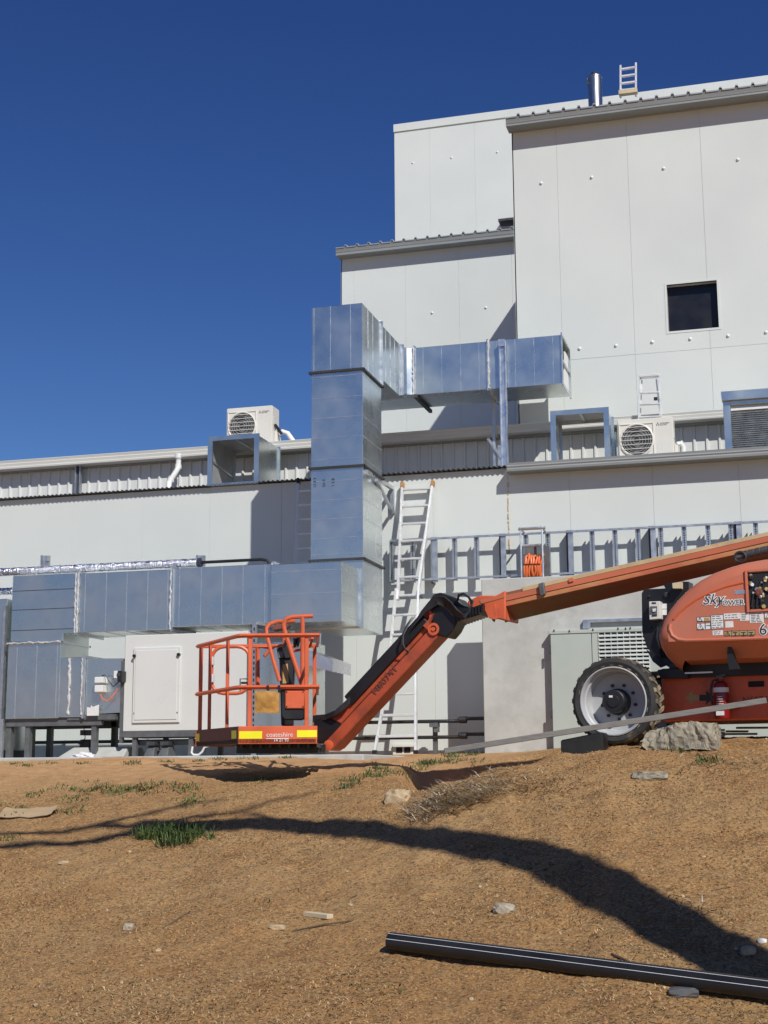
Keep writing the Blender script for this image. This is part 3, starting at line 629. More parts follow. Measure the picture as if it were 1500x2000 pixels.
# ------------------------------------------------------------------ rooftop condensers
def condenser(x0, yf, z0, label):
    w_, h_, d_ = .80, .665, .33
    t = thing('condenser_unit', (x0+w_/2, yf+d_/2, z0), label, 'air conditioner', 'rooftop condenser units')
    body = MB().box(x0, x0+w_, yf, yf+d_, z0+.03, z0+h_).build('casing', M['cream'], t, bevel=.012, seg=2)
    for a in (.08, w_-.2): MB().box(x0+a, x0+a+.1, yf+.02, yf+d_-.02, z0, z0+.03).build('foot', M['steel'], t)
    cx, cz, R = x0+.275, z0+.345, .228
    sq = MB()
    for a in ((-.245, .245, -.255, -.235), (-.245, .245, .235, .255), (-.255, -.235, -.255, .255), (.235, .255, -.255, .255)): sq.box(cx+a[0], cx+a[1], yf-.012, yf+.002, cz+a[2], cz+a[3])
    sq.build('fan_surround', M['cream'], t, bevel=.003)
    MB().lathe([(R, -.002), (R, -.006), (.01, -.006)], (cx, yf, cz), (0, 1, 0), 40).build('fan_recess', M['steel'], t)
    MB().lathe([(R+.02, -.001), (R+.022, -.016), (R+.005, -.022), (R-.008, -.012)], (cx, yf, cz), (0, 1, 0), 48, cap=False).build('fan_ring', M['cream'], t, smooth=True)
    fan = MB()
    for k in range(3):
        a = k*2.094+.4; fan.add([(cx+math.cos(a)*.05, yf-.008, cz+math.sin(a)*.05), (cx+math.cos(a-.1)*.2, yf-.009, cz+math.sin(a-.1)*.2), (cx+math.cos(a+.85)*.2, yf-.013, cz+math.sin(a+.85)*.2), (cx+math.cos(a+1.0)*.06, yf-.011, cz+math.sin(a+1.0)*.06)], [(0, 1, 2, 3)])
    fan.build('fan_blades', M['greysteel'], t)
    for k in range(-3, 4):
        z = k*.064; hw = math.sqrt(max(.0, R*R-z*z)); MB().bar((cx-hw, yf-.026, cz+z), (cx+hw, yf-.026, cz+z), .006, .007).build('guard_wire', M['cream'], t)
    gw = MB()
    for r in (.05, .09, .13, .17, .2): gw.tube([(cx+r*math.cos(a), yf-.021, cz+r*math.sin(a)) for a in [2*math.pi*i/32 for i in range(32)]], .0018, 4, closed=True)
    gw.build('guard_rings', M['cream'], t)
    for k in range(6): MB().box(x0+.565+k*.036, x0+.572+k*.036, yf-.002, yf+.004, z0+.06, z0+.30).build('casing_groove', M['trim'], t)
    # maker's mark and name
    lx, lz = x0+.585, z0+.560
    dia = MB()
    for ax_, az_ in ((0, .017), (-.015, -.008), (.015, -.008)):
        dia.add([(lx+ax_, yf-.0022, lz+az_+.014), (lx+ax_+.009, yf-.0022, lz+az_), (lx+ax_, yf-.0022, lz+az_-.014), (lx+ax_-.009, yf-.0022, lz+az_)], [(0, 1, 2, 3)])
    dia.build('emblem', M['ink'], t)
    text('maker_name', 'MITSUBISHI', .026, (lx+.032, yf-.0015, lz+.004), (1, 0, 0), (0, 0, 1), M['ink'], t); text('maker_name', 'ELECTRIC', .022, (lx+.032, yf-.0015, lz-.018), (1, 0, 0), (0, 0, 1), M['ink'], t)
    # side: service cover, handle, valves and pipe
    MB().box(x0+w_, x0+w_+.05, yf+.10, yf+.29, z0+.05, z0+.26).build('valve_cover', M['cream'], t, bevel=.01)
    MB().box(x0+w_-.002, x0+w_+.006, yf+.06, yf+.2, z0+.36, z0+.5).build('side_handle', M['trim'], t, bevel=.004)
    return t, Vector((x0+w_+.03, yf+.22, z0+.22))
p = W(442, 850, 21.15)
c1, e1 = condenser(p.x, 21.15, 6.87, 'cream condenser unit on the main roof against the blue sky')
MB().tube([e1, e1+Vector((.06, .02, .05)), e1+Vector((.14, .04, .02)), e1+Vector((.25, .06, -.14)), e1+Vector((.29, .08, -.24))], .042, 12).build('pipe_duct', M['white'], c1, smooth=True)
MB().bar(e1+Vector((-.02, -.12, .14)), e1+Vector((.09, -.1, -.02)), .03, .05).build('insulated_line', M['black'], c1)
p = W(1207, 880, 20.3)
c2, e2 = condenser(p.x, 20.30, 5.99, 'cream condenser unit on the lean-to roof beside the stepladder')
MB().tube([e2+Vector((0, 0, .08)), e2+Vector((.05, .02, .09)), e2+Vector((.085, .04, .04)), e2+Vector((.08, .05, -.2))], .036, 12).build('pipe_duct', M['white'], c2, smooth=True)

# ------------------------------------------------------------------ open duct lengths standing on the lean-to roof
def stub(x0, x1, yf, yb, z0, z1, label):
    t = thing('open_duct_length', ((x0+x1)/2, (yf+yb)/2, z0), label, 'duct', 'short open duct lengths on the lean-to roof')
    k = .006
    MB().box(x0, x0+k, yf, yb, z0, z1).build('side_sheet', M['galv_in'], t); MB().box(x1-k, x1, yf, yb, z0, z1).build('side_sheet', M['galv'], t)
    MB().box(x0+k, x1-k, yf, yb, z1-k, z1).build('top_sheet', M['galv_in'], t); MB().box(x0+k, x1-k, yf, yb, z0, z0+k).build('bottom_sheet', M['galv_in'], t)
    f = .05
    for y in (yf, yb):
        m = MB(); s_ = -1 if y == yf else 1; ya, yb_ = y, y+s_*.025
        m.box(x0-.03, x0+f, ya, yb_, z0, z1+.02); m.box(x1-f, x1+.03, ya, yb_, z0, z1+.02); m.box(x0+f, x1-f, ya, yb_, z1-f, z1+.02); m.box(x0+f, x1-f, ya, yb_, z0, z0+.03)
        m.build('flange', M['galv'], t)
    ym = (yf+yb)/2
    MB().bar((x0+.012, yf+.05, (z0+z1)/2+.02), (x0+.012, yb-.03, (z0+z1)/2-.06), .02, .03).build('stiffener', M['galv_lite'], t)
    MB().box((x0+x1)/2-.02, (x0+x1)/2+.02, yf+.05, yb-.05, z1-.03, z1-.008).build('stiffener', M['galv_lite'], t)
    return t
stub(W(410, 900, 19.93).x, W(503, 900, 19.93).x, 19.93, 20.86, 5.985, W(455, 853, 19.93).z, 'open galvanised duct length below the condenser against the sky')
stub(W(1080, 850, 20.12).x, W(1187, 850, 20.12).x, 20.12, 20.70, 5.99, W(1133, 802, 20.12).z, 'open galvanised duct length between the tall post and the condenser')
# louvred intake at the right edge
lx0 = W(1414, 830, 20.12).x; lx1 = lx0+1.15; lz1 = W(1455, 781, 20.12).z
t = thing('louvred_intake', ((lx0+lx1)/2, 20.3, 5.99), 'galvanised louvre box with fine horizontal blades on the lean-to roof', 'louvre')
MB().box(lx0+.012, lx1-.012, 20.2, 20.75, 5.992, lz1-.01).build('box', M['galv'], t)
for a, b in ((lx0, lx0+.10), (lx1-.1, lx1)): MB().box(a, b, 20.12, 20.2, 5.99, lz1).build('stile', M['galv'], t, bevel=.006)
MB().box(lx0+.1, lx1-.1, 20.12, 20.2, lz1-.06, lz1).build('head', M['galv'], t, bevel=.006)
MB().prism([(lx0-.012, lz1), (lx1+.012, lz1), (lx1+.02, lz1+.13), (lx0-.02, lz1+.13)], 20.06, 20.2).build('top_tray', M['galv'], t)
MB().box(lx0+.105, lx1-.105, 20.15, 20.17, lz1-.135, lz1-.105).build('perforated_strip', M['paper'], t)
z = 6.0
while z < lz1-.15:
    MB().loft([[(x, 20.15, z), (x, 20.19, z+.027), (x, 20.194, z+.024), (x, 20.153, z-.004)] for x in (lx0+.1, lx1-.1)]).build('blade', M['galv_lite'], t); z += .03
# downpipe and small struts on the lean-to roof
dp = thing('downpipe', tuple(W(332, 950, 20.3)), 'white plastic downpipe with a bend below the left eaves gutter', 'downpipe')
P = [W(349, 893, 20.99), W(348, 912, 20.99), W(346, 918, 20.9), W(333, 938, 20.35), W(330, 944, 20.2), W(329, 951, 20.15)]
P[-1].z = 5.99
MB().tube(P, .045, 14).build('pipe', M['white'], dp, smooth=True)
for i in (0, 1, 3): MB().tube([P[i]-Vector((0, 0, .035)), P[i]+Vector((0, 0, .035))], .055, 14).build('collar', M['white'], dp)
MB().tube([P[0]-Vector((0, 0, .02)), P[0]+Vector((0, 0, .05))], .065, 14).build('outlet', M['white'], dp)
c = W(154, 935, 21.1); st = thing('roof_strut', (c.x, 21.1, 5.98), 'upright zinc strut under the left eaves gutter', 'post')
MB().box(c.x-.05, c.x-.03, 21.05, 21.12, 5.98, 6.74).build('flange', M['strut'], st); MB().box(c.x-.03, c.x+.03, 21.08, 21.10, 5.98, 6.74).build('web', M['steel'], st); MB().box(c.x+.03, c.x+.05, 21.05, 21.12, 5.98, 6.74).build('flange', M['strut'], st)
c = W(1200, 855, 20.8); st = thing('roof_strut', (c.x, 20.8, 5.99), 'blue-grey zinc strut between the open duct and the condenser on the lean-to roof', 'post')
MB().box(c.x-.045, c.x-.02, 20.75, 20.8, 5.985, 6.62).build('flange', M['strut'], st); MB().box(c.x-.02, c.x+.03, 20.78, 20.80, 5.985, 6.6).build('web', M['galv'], st)
# diagonal wall bracket by the riser
bk = thing('wall_bracket', (-5.3, 19.95, 5.4), 'galvanised triangular bracket tying the vertical duct to the wall', 'bracket')
zt, zb = W(764, 952, 19.9).z, W(763, 996, 19.9).z; bx = W(764, 960, 19.9).x
MB().bar((RX1+.02, RY0+.1, 5.62), (bx, 19.97, zt), .05, .05).build('arm', M['galv_lite'], bk)
MB().bar((RX1+.05, RY1-.45, 5.58), (bx, 19.9, zb), .04, .04).build('brace', M['strut'], bk)
MB().box(bx-.025, bx+.025, 19.93, 19.998, zb-.05, zt+.03).build('wall_plate', M['strut'], bk)

# ------------------------------------------------------------------ air handling unit on the slab
AX0, AX1, AY0, AY1, AZ0, AZ1 = -8.40, -6.66, 17.2, 17.95, 2.17, 3.43
A_ = thing('air_handling_unit', ((AX0+AX1)/2, 17.6, SLAB), 'cream air handling cabinet with a large access panel under the duct', 'air handler')
MB().box(AX0, AX1, AY0, AY1, AZ0, AZ1).build('cabinet', M['ahu'], A_, bevel=.008)
ax0, ax1 = W(261, 1340, AY0).x, W(353, 1340, AY0).x; az0, az1 = W(306, 1412, AY0).z, W(306, 1264, AY0).z
ap = MB().box(ax0, ax1, AY0-.025, AY0, az0, az1).build('access_panel', M['ahu'], A_, bevel=.006)
MB().box(ax0+.03, ax1-.04, AY0-.033, AY0-.025, az0+.04, az1-.04).build('panel_face', M['ahu'], ap, bevel=.004)
for x in (ax0+.02, ax1-.02): MB().tube([(x, AY0-.02, az1-.11), (x, AY0-.06, az1-.11)], .022, 10).build('latch', M['black'], ap)
for x in (ax0+.03, ax1-.03): MB().tube([(x, AY0-.02, az0+.13), (x, AY0-.035, az0+.13)], .008, 8).build('screw', M['steel'], ap)
MB().box(AX0-.04, AX1, AY0-.01, AY1, AZ0-.075, AZ0).build('base_rail', M['greysteel'], A_)
MB().box(AX0-.045, AX0-.002, AY0-.005, AY0+.06, 2.02, 3.10).build('corner_post', M['greysteel'], A_)
for px in (261, 371):
    x = W(px, 1450, AY0).x; MB().box(x-.03, x+.03, AY0+.02, AY0+.08, SLAB, AZ0-.07).build('leg', M['greysteel'], A_)
    MB().box(x+.12, x+.18, AY1-.1, AY1-.04, SLAB, AZ0-.07).build('leg', M['greysteel'], A_)
MB().box(AX0+.1, AX1-.5, AY0+.1, AY0+.16, 1.99, 2.05).build('lower_rail', M['greysteel'], A_)
# discharge section and cowl at its right
gx0, gx1 = W(506, 1340, 17.4).x, W(602, 1340, 17.4).x
MB().box(AX1, gx1, 17.35, 18.1, 1.95, 3.30).build('discharge_section', M['galv'], A_, bevel=.005)
hz1, hz0 = W(600, 1272, 17.4).z, W(650, 1310, 17.4).z
MB().loft([[(gx1-.02, 17.3, hz1-.18), (gx1-.02, 18.1, hz1-.18), (gx1-.02, 18.1, hz1+.02), (gx1-.02, 17.3, hz1+.02)], [(gx1+.36, 17.3, hz0-.02), (gx1+.36, 18.1, hz0-.02), (gx1+.36, 18.1, hz0+.13), (gx1+.36, 17.3, hz0+.13)]]).build('rain_cowl', M['galv_lite'], A_)
# small control boxes on the transition
cb = thing('control_boxes', (W(190, 1340, 17.06).x, 17.1, 2.7), 'two grey control boxes with a red cable on the plenum outlet', 'control box')
for y0, y1 in ((1322, 1334), (1338, 1352)):
    a, b = W(184, y1, 17.06), W(200, y0, 17.06); MB().box(a.x, b.x, 17.06, 17.22, a.z, b.z).build('box', M['paper'], cb, bevel=.006)
MB().tube([W(195, 1354, 17.09), W(200, 1366, 17.08), W(210, 1369, 17.1), W(222, 1358, 17.12), W(230, 1345, 17.15)], .008, 6).build('red_cable', M['cable'], cb, smooth=True)
MB().tube([W(199, 1320, 17.1), W(206, 1318, 17.1), W(214, 1332, 17.1), W(221, 1341, 17.12), W(232, 1332, 17.15)], .008, 6).build('black_cable', M['black'], cb, smooth=True)
a, b = W(223, 1325, 17.1), W(240, 1310, 17.1); ac = thing('actuator', (a.x, 17.2, a.z), 'black damper actuator beside the cream air handling cabinet', 'actuator')
MB().box(a.x, a.x+.05, 17.08, 17.30, a.z, b.z).build('cover', M['paper'], ac, bevel=.004); MB().box(a.x+.05, b.x, 17.08, 17.30, a.z-.05, b.z).build('motor', M['black'], ac, bevel=.01)
MB().tube([(b.x-.05, 17.07, b.z-.05), (b.x-.05, 17.1, b.z-.05)], .025, 10).build('knob', M['steel'], ac)
a, b = W(170, 1398, 17.14), W(194, 1376, 17.14); fl = thing('paper_notice', (a.x, 17.15, a.z), 'torn white paper tucked into the duct ledge', 'paper')
MB().prism([(a.x, a.z), (a.x, b.z-.03), (a.x+.05, b.z-.04), (a.x+.06, b.z-.01), (a.x+.09, b.z-.03), (b.x, b.z), (b.x, a.z)], 17.13, 17.134).build('sheet', M['paper'], fl)
# steel stand under the plenum
sd = thing('steel_stand', ((LX[0]+q1)/2, 17.5, SLAB), 'dark steel stand carrying the duct plenum on the slab', 'stand')
for x in (LX[0]+.02, LX[0]+.30, W(188, 1440, 17.3).x):
    MB().box(x-.035, x+.035, 17.22, 17.30, SLAB, 2.33).build('post', M['greysteel'], sd); MB().box(x-.035, x+.035, 17.8, 17.88, SLAB, 2.33).build('post', M['steel'], sd)
MB().box(LX[0]-.02, q1+.25, 17.20, 17.28, 2.26, 2.36).build('beam', M['greysteel'], sd); MB().box(LX[0]-.02, q1+.2, 17.8, 17.88, 2.26, 2.36).build('beam', M['steel'], sd)
MB().box(q0-.02, trx-.06, 17.18, 17.8, 2.33, 2.40).build('shelf', M['greysteel'], sd)
x = LX[0]-.0; MB().box(x-.05, x-.0, 17.1, 17.14, SLAB, 2.36).build('slotted_post', M['galv_lite'], sd)
x = W(497, 1300, 17.05).x; sp2 = thing('slotted_post', (x, 17.05, SLAB), 'slotted zinc channel post standing behind the orange basket', 'post')
zt = W(497, 1214, 17.05).z; MB().box(x-.028, x+.028, 17.03, 17.07, SLAB, zt).build('channel', M['strut'], sp2)
sl_ = MB()
for i in range(22): sl_.box(x-.008, x+.008, 17.026, 17.03, SLAB+.06+i*.072, SLAB+.10+i*.072)
sl_.build('slots', M['dark'], sp2); MB().bar((x+.02, 17.05, zt-.02), (x+.16, 17.3, zt-.04), .04, .04).build('arm', M['strut'], sp2)
# odds and ends on the slab
c = W(165, 1480, 17.1); k = thing('footing_block', (c.x-.05, 17.4, SLAB), 'grey concrete footing block on the slab under the stand', 'block')
MB().loft([[(c.x-.45, 17.2, SLAB), (c.x+.5, 17.2, SLAB), (c.x+.5, 17.9, SLAB), (c.x-.45, 17.9, SLAB)], [(c.x-.3, 17.35, SLAB+.13), (c.x+.5, 17.35, SLAB+.13), (c.x+.5, 17.8, SLAB+.13), (c.x-.3, 17.8, SLAB+.13)]]).build('block', M['concrete'], k, bevel=.01)
c = W(162, 1479, 17.1); rb = random.Random(5)
bm_ = bmesh.new(); bmesh.ops.create_icosphere(bm_, subdivisions=3, radius=1)
for v in bm_.verts:
    n = mnoise.noise(v.co*2.2)*.35; v.co = Vector((v.co.x*.16*(1+n), v.co.y*.07*(1+n), max(v.co.z, -.3)*.05*(1+n)))
me = bpy.data.meshes.new('plastic_bag'); bm_.to_mesh(me); bm_.free(); me.materials.append(M['bag'])
o = bpy.data.objects.new('plastic_bag', me); S.collection.objects.link(o); o.location = (c.x, 17.1, SLAB+.014); tag(o, 'crumpled white plastic bag lying on the slab below the plenum', 'bag')
c = W(168, 1440, 17.5); pm = thing('drain_pump', (c.x, 17.6, SLAB), 'small black pump with a cable under the plenum', 'pump')
MB().box(c.x-.10, c.x+.06, 17.5, 17.7, SLAB+.12, SLAB+.24).build('body', M['black'], pm, bevel=.015); MB().box(c.x-.09, c.x+.10, 17.5, 17.65, 2.14, 2.21).build('bracket', M['steel'], pm)
MB().tube([(c.x-.05, 17.5, 2.33), (c.x-.02, 17.48, 2.2), (c.x+.0, 17.48, 2.1), (c.x-.09, 17.47, 2.02), (c.x-.1, 17.49, SLAB+.18)], .007, 6).build('cable', M['black'], pm); MB().box(c.x-.06, c.x+.03, 17.53, 17.67, SLAB, SLAB+.12).build('base', M['steel'], pm)
for i, px in enumerate((298, 325)):
    c = W(px, 1478, 17.25); k = thing('rubber_mount', (c.x, 17.25, SLAB), 'grey wedge foot mount on the slab under the cream cabinet', 'mount', 'wedge mounts under the cabinet')
    MB().loft([[(c.x-.07, 17.12, SLAB), (c.x+.07, 17.12, SLAB), (c.x+.07, 17.4, SLAB), (c.x-.07, 17.4, SLAB)], [(c.x-.04, 17.2, SLAB+.14), (c.x+.05, 17.2, SLAB+.14), (c.x+.05, 17.36, SLAB+.14), (c.x-.04, 17.36, SLAB+.14)]]).build('wedge', M['greysteel'], k, bevel=.006)
    MB().box(c.x-.05, c.x+.07, 17.15, 17.38, SLAB+.14, SLAB+.19).build('cap', M['steel'], k)
P = [W(376, 1458, 17.1), W(374, 1470, 17.1), W(378, 1475, 17.1), W(388, 1475, 17.1), W(395, 1468, 17.1), W(399, 1460, 17.1), W(407, 1457, 17.1)]
for q in P: q.z = max(q.z, SLAB+.014)
k = thing('bent_conduit', tuple(P[2]), 'bent white conduit curling up from the slab beside the orange basket', 'conduit'); MB().tube(P, .014, 8).build('conduit', M['white'], k, smooth=True)

# ------------------------------------------------------------------ pipes along the wall foot
rp = thing('wall_pipes', (-7, 19.6, 1.85), 'pair of long black pipes on posts along the foot of the white wall', 'pipe')
zu, zl = W(845, 1409, 19.6).z, W(845, 1440, 19.6).z
xs_ = W(912, 1406, 19.6).x
for z, dz in ((zu, .03), (zl, .035)):
    MB().tube([(-12.4, 19.6, z), (xs_, 19.6, z)], .026, 10).build('pipe', M['blackpipe'], rp, smooth=True)
    MB().tube([(xs_-.12, 19.57, z+dz), (W(1076, 1400, 19.6).x, 19.57, z+dz)], .026, 10).build('pipe', M['blackpipe'], rp, smooth=True)
    MB().tube([(xs_-.1, 19.585, z+dz/2), (xs_+.0, 19.585, z+dz/2)], .05, 10).build('coupling', M['blackpipe'], rp)
for px in (845, 1001, 545):
    x = W(px, 1420, 19.5).x; MB().box(x-.03, x+.03, 19.62, 19.68, 1.6, zu).build('post', M['greysteel'], rp); MB().box(x-.06, x+.06, 19.54, 19.68, zu-.08, zu-.02).build('bracket', M['greysteel'], rp)
    MB().box(x-.0, x+.07, 19.56, 19.62, zu-.15, zu-.08).build('clip', M['greysteel'], rp)

# ------------------------------------------------------------------ cable tray across the wall
TY = 19.80
tz1 = W(1170, 1035.5, TY).z; tz0 = W(900, 1129, TY).z
tr_ = thing('cable_ladder', (-2.5, 19.9, tz0), 'galvanised cable ladder of slotted channels running along the white wall', 'cable tray')
tx0 = RX1-.15
for z in (tz1, tz0): MB().box(tx0, 3.0, TY-.02, TY+.02, z-.014, z+.014).build('side_rail', M['strut'], tr_)
rung0 = None
px = [764, 805, 845, 887, 930, 1027, 1070, 1157, 1202, 1247, 1292, 1338, 1385, 1430, 1479, 1524, 1570]
slots = MB()
for x_ in px:
    x = W(x_, 1090, TY).x
    if rung0 is None:
        rung0 = MB().box(x-.032, x+.032, TY+.021, TY+.04, tz0-.03, tz1+.01).box(x-.032, x-.026, TY+.04, TY+.09, tz0-.03, tz1+.01).box(x+.026, x+.032, TY+.04, TY+.09, tz0-.03, tz1+.01).build('rung', M['strut'], tr_)
        sl_ = MB()
        for i in range(int((tz1-tz0)/.034)): sl_.box(x-.009, x+.009, TY+.0195, TY+.0212, tz0+.01+i*.034, tz0+.03+i*.034)
        slot0 = sl_.build('slots', M['dark'], rung0); xr0 = x
    else:
        r = inst(rung0, (x-xr0, 0, 0), tr_); inst(slot0, (0, 0, 0), r)
for x_ in (847, 981, 1113, 1275, 1444):
    x = W(x_, 1090, TY).x
    MB().box(x-.05, x-.022, TY+.045, 19.995, tz0-.05, tz1+.03).build('wall_bracket', M['steel'], tr_); b_ = MB().box(x-.02, x+.05, TY-.0, TY+.05, tz0-.04, tz1+.025).build('bracket_channel', M['strut'], tr_)
# reel frame with coiled orange cable
r0, r1 = W(1018, 1090, 19.5), W(1060, 1090, 19.5); rz0, rz1 = W(1040, 1128, 19.5).z, W(1040, 1032, 19.5).z
rl = thing('cable_reel', ((r0.x+r1.x)/2, 19.5, rz0), 'bundle of coiled orange cable hanging in a zinc frame on the tray', 'cable reel')
for x in (r0.x, r1.x): MB().tube([(x, 19.5, rz0-.05), (x, 19.5, rz1+.03)], .014, 8).build('frame_rod', M['galv_lite'], rl)
MB().tube([(r0.x-.03, 19.5, rz1), (r1.x+.05, 19.5, rz1)], .022, 8).build('top_bar', M['galv_lite'], rl); MB().tube([(r0.x, 19.52, W(1040, 1065, 19.5).z), (r1.x-.03, 19.52, W(1040, 1065, 19.5).z)], .022, 8).build('cross_bar', M['strut'], rl)
MB().tube([(r0.x-.05, 19.52, rz0-.0), (r1.x+.04, 19.52, rz0-.0)], .02, 8).build('bottom_bar', M['steel'], rl)
MB().box(r0.x+.02, r1.x+.07, 19.66, 19.68, rz0-.02, W(1040, 1066, 19.6).z).build('back_plate', M['greysteel'], rl)
for y in (19.5,):
    for z in (rz1, rz0): MB().bar((r0.x, 19.5, z), (r0.x, TY, z), .02, .02).build('arm', M['strut'], rl); MB().bar((r1.x, 19.5, z), (r1.x, TY, z), .02, .02).build('arm', M['strut'], rl)
rr = random.Random(9)
for i in range(7):
    x = r0.x+.05+i*.037; zc = rz0+.15; hh = .17+rr.uniform(-.025, .03)
    pts = [(x+rr.uniform(-.012, .012)+.02*math.sin(a), 19.57+.07*math.cos(a), zc+hh*math.sin(a)) for a in [2*math.pi*k/18 for k in range(18)]]
    MB().tube(pts, .0165, 8, closed=True).build('cable_loop', M['cable'], rl, smooth=True)
for k_ in (0, 1): MB().tube([(r0.x+.03, 19.48, rz0+.19-k_*.001), (r1.x-.03, 19.48, rz0+.185)], .006, 6).build('tie', M['black'], rl) if k_ == 0 else None

# ------------------------------------------------------------------ concrete screen wall and transformer cabinet
cw = thing('concrete_wall', (-2.2, 19.2, 1.6), 'plain grey precast concrete screen wall in front of the white panels', 'wall')
cx0 = W(942, 1250, 19.1).x; cz = W(945, 1131, 19.1).z
MB().box(cx0, 1.2, 19.1, 19.28, 1.4, cz).build('panel', M['concrete'], cw, bevel=.01)
a = W(1139, 1214, 19.08); MB().box(a.x, 1.0, 19.04, 19.1, a.z-.02, a.z+.02).build('steel_angle', M['strut'], cw); MB().box(a.x, a.x+.10, 19.04, 19.06, a.z-.10, a.z-.02).build('angle_lug', M['strut'], cw)
MB().box(cx0-.06, cx0-.02, 19.85, 19.995, tz0-.9, tz0-.05).build('edge_strip', M['gap'], cw)
tx0, tx1 = W(1076, 1330, 18.95).x, W(1076, 1330, 18.95).x+3.3; tzt = W(1160, 1229, 18.95).z; tzb = 1.80
tc = thing('transformer_cabinet', ((tx0+tx1)/2, 19.0, tzb), 'pale green electrical cabinet with a slotted vent behind the tyre', 'cabinet')
MB().box(tx0, tx1, 18.97, 19.095, tzb, tzt-.05).build('body', M['cabinet'], tc)
MB().box(tx0-.015, tx1+.015, 18.94, 19.097, tzt-.05, tzt).build('lid', M['cabinet'], tc, bevel=.006)
dx = W(1158, 1330, 18.95).x
MB().box(tx0+.01, dx-.006, 18.95, 18.97, tzb+.12, tzt-.055).build('door', M['cabinet'], tc, bevel=.004)
vx0, vx1 = W(1170, 1270, 18.95).x, W(1268, 1270, 18.95).x; vz1, vz0 = W(1220, 1235, 18.95).z, W(1220, 1312, 18.95).z
d2 = MB()
d2.box(dx+.006, vx0, 18.95, 18.97, tzb+.12, tzt-.055); d2.box(vx1, dx+1.15, 18.95, 18.97, tzb+.12, tzt-.055); d2.box(vx0, vx1, 18.95, 18.97, vz1, tzt-.055); d2.box(vx0, vx1, 18.95, 18.97, tzb+.12, vz0)
d2.build('vent_door', M['cabinet'], tc)
MB().box(dx+1.16, tx1-.01, 18.95, 18.97, tzb+.12, tzt-.055).build('door', M['cabinet'], tc)
MB().box(vx0, vx1, 18.96, 18.97, vz0, vz1).build('vent_backing', M['dark'], tc)
nr, nc = 10, 8
for i in range(nr):
    z = vz1-(i+1)*(vz1-vz0)/nr
    MB().loft([[(x, 18.96, z+.030), (x, 18.93, z+.012), (x, 18.93, z-.002), (x, 18.96, z+.004)] for x in (vx0+.001, vx1-.001)]).build('louvre', M['lip'], tc)
for j in range(nc+1):
    x = vx0+j*(vx1-vx0)/nc; MB().box(x-.006, x+.006, 18.94, 18.96, vz0, vz1).build('mullion', M['lip'], tc)
for x_, y_ in ((1082, 1231), (1112, 1232), (1158, 1229), (1207, 1227), (1222, 1227), (1231, 1226)):
    c = W(x_, y_, 18.93); MB().box(c.x-.008, c.x+.008, 18.93, 18.94, c.z-.016, c.z+.01).build('lid_bolt', M['steel'], tc)
for y_ in (1269, 1395): c = W(1077, y_, 18.95); MB().box(tx0-.01, tx0+.012, 18.93, 18.95, c.z-.06, c.z+.06).build('hinge', M['steel'], tc)
gx = W(1403, 1415, 18.95).x
gl = MB()
for i in range(6): gl.box(gx, gx+.08, 18.94, 18.95, 1.95+i*.035, 1.97+i*.035)
gl.build('lower_grille', M['dark'], tc)

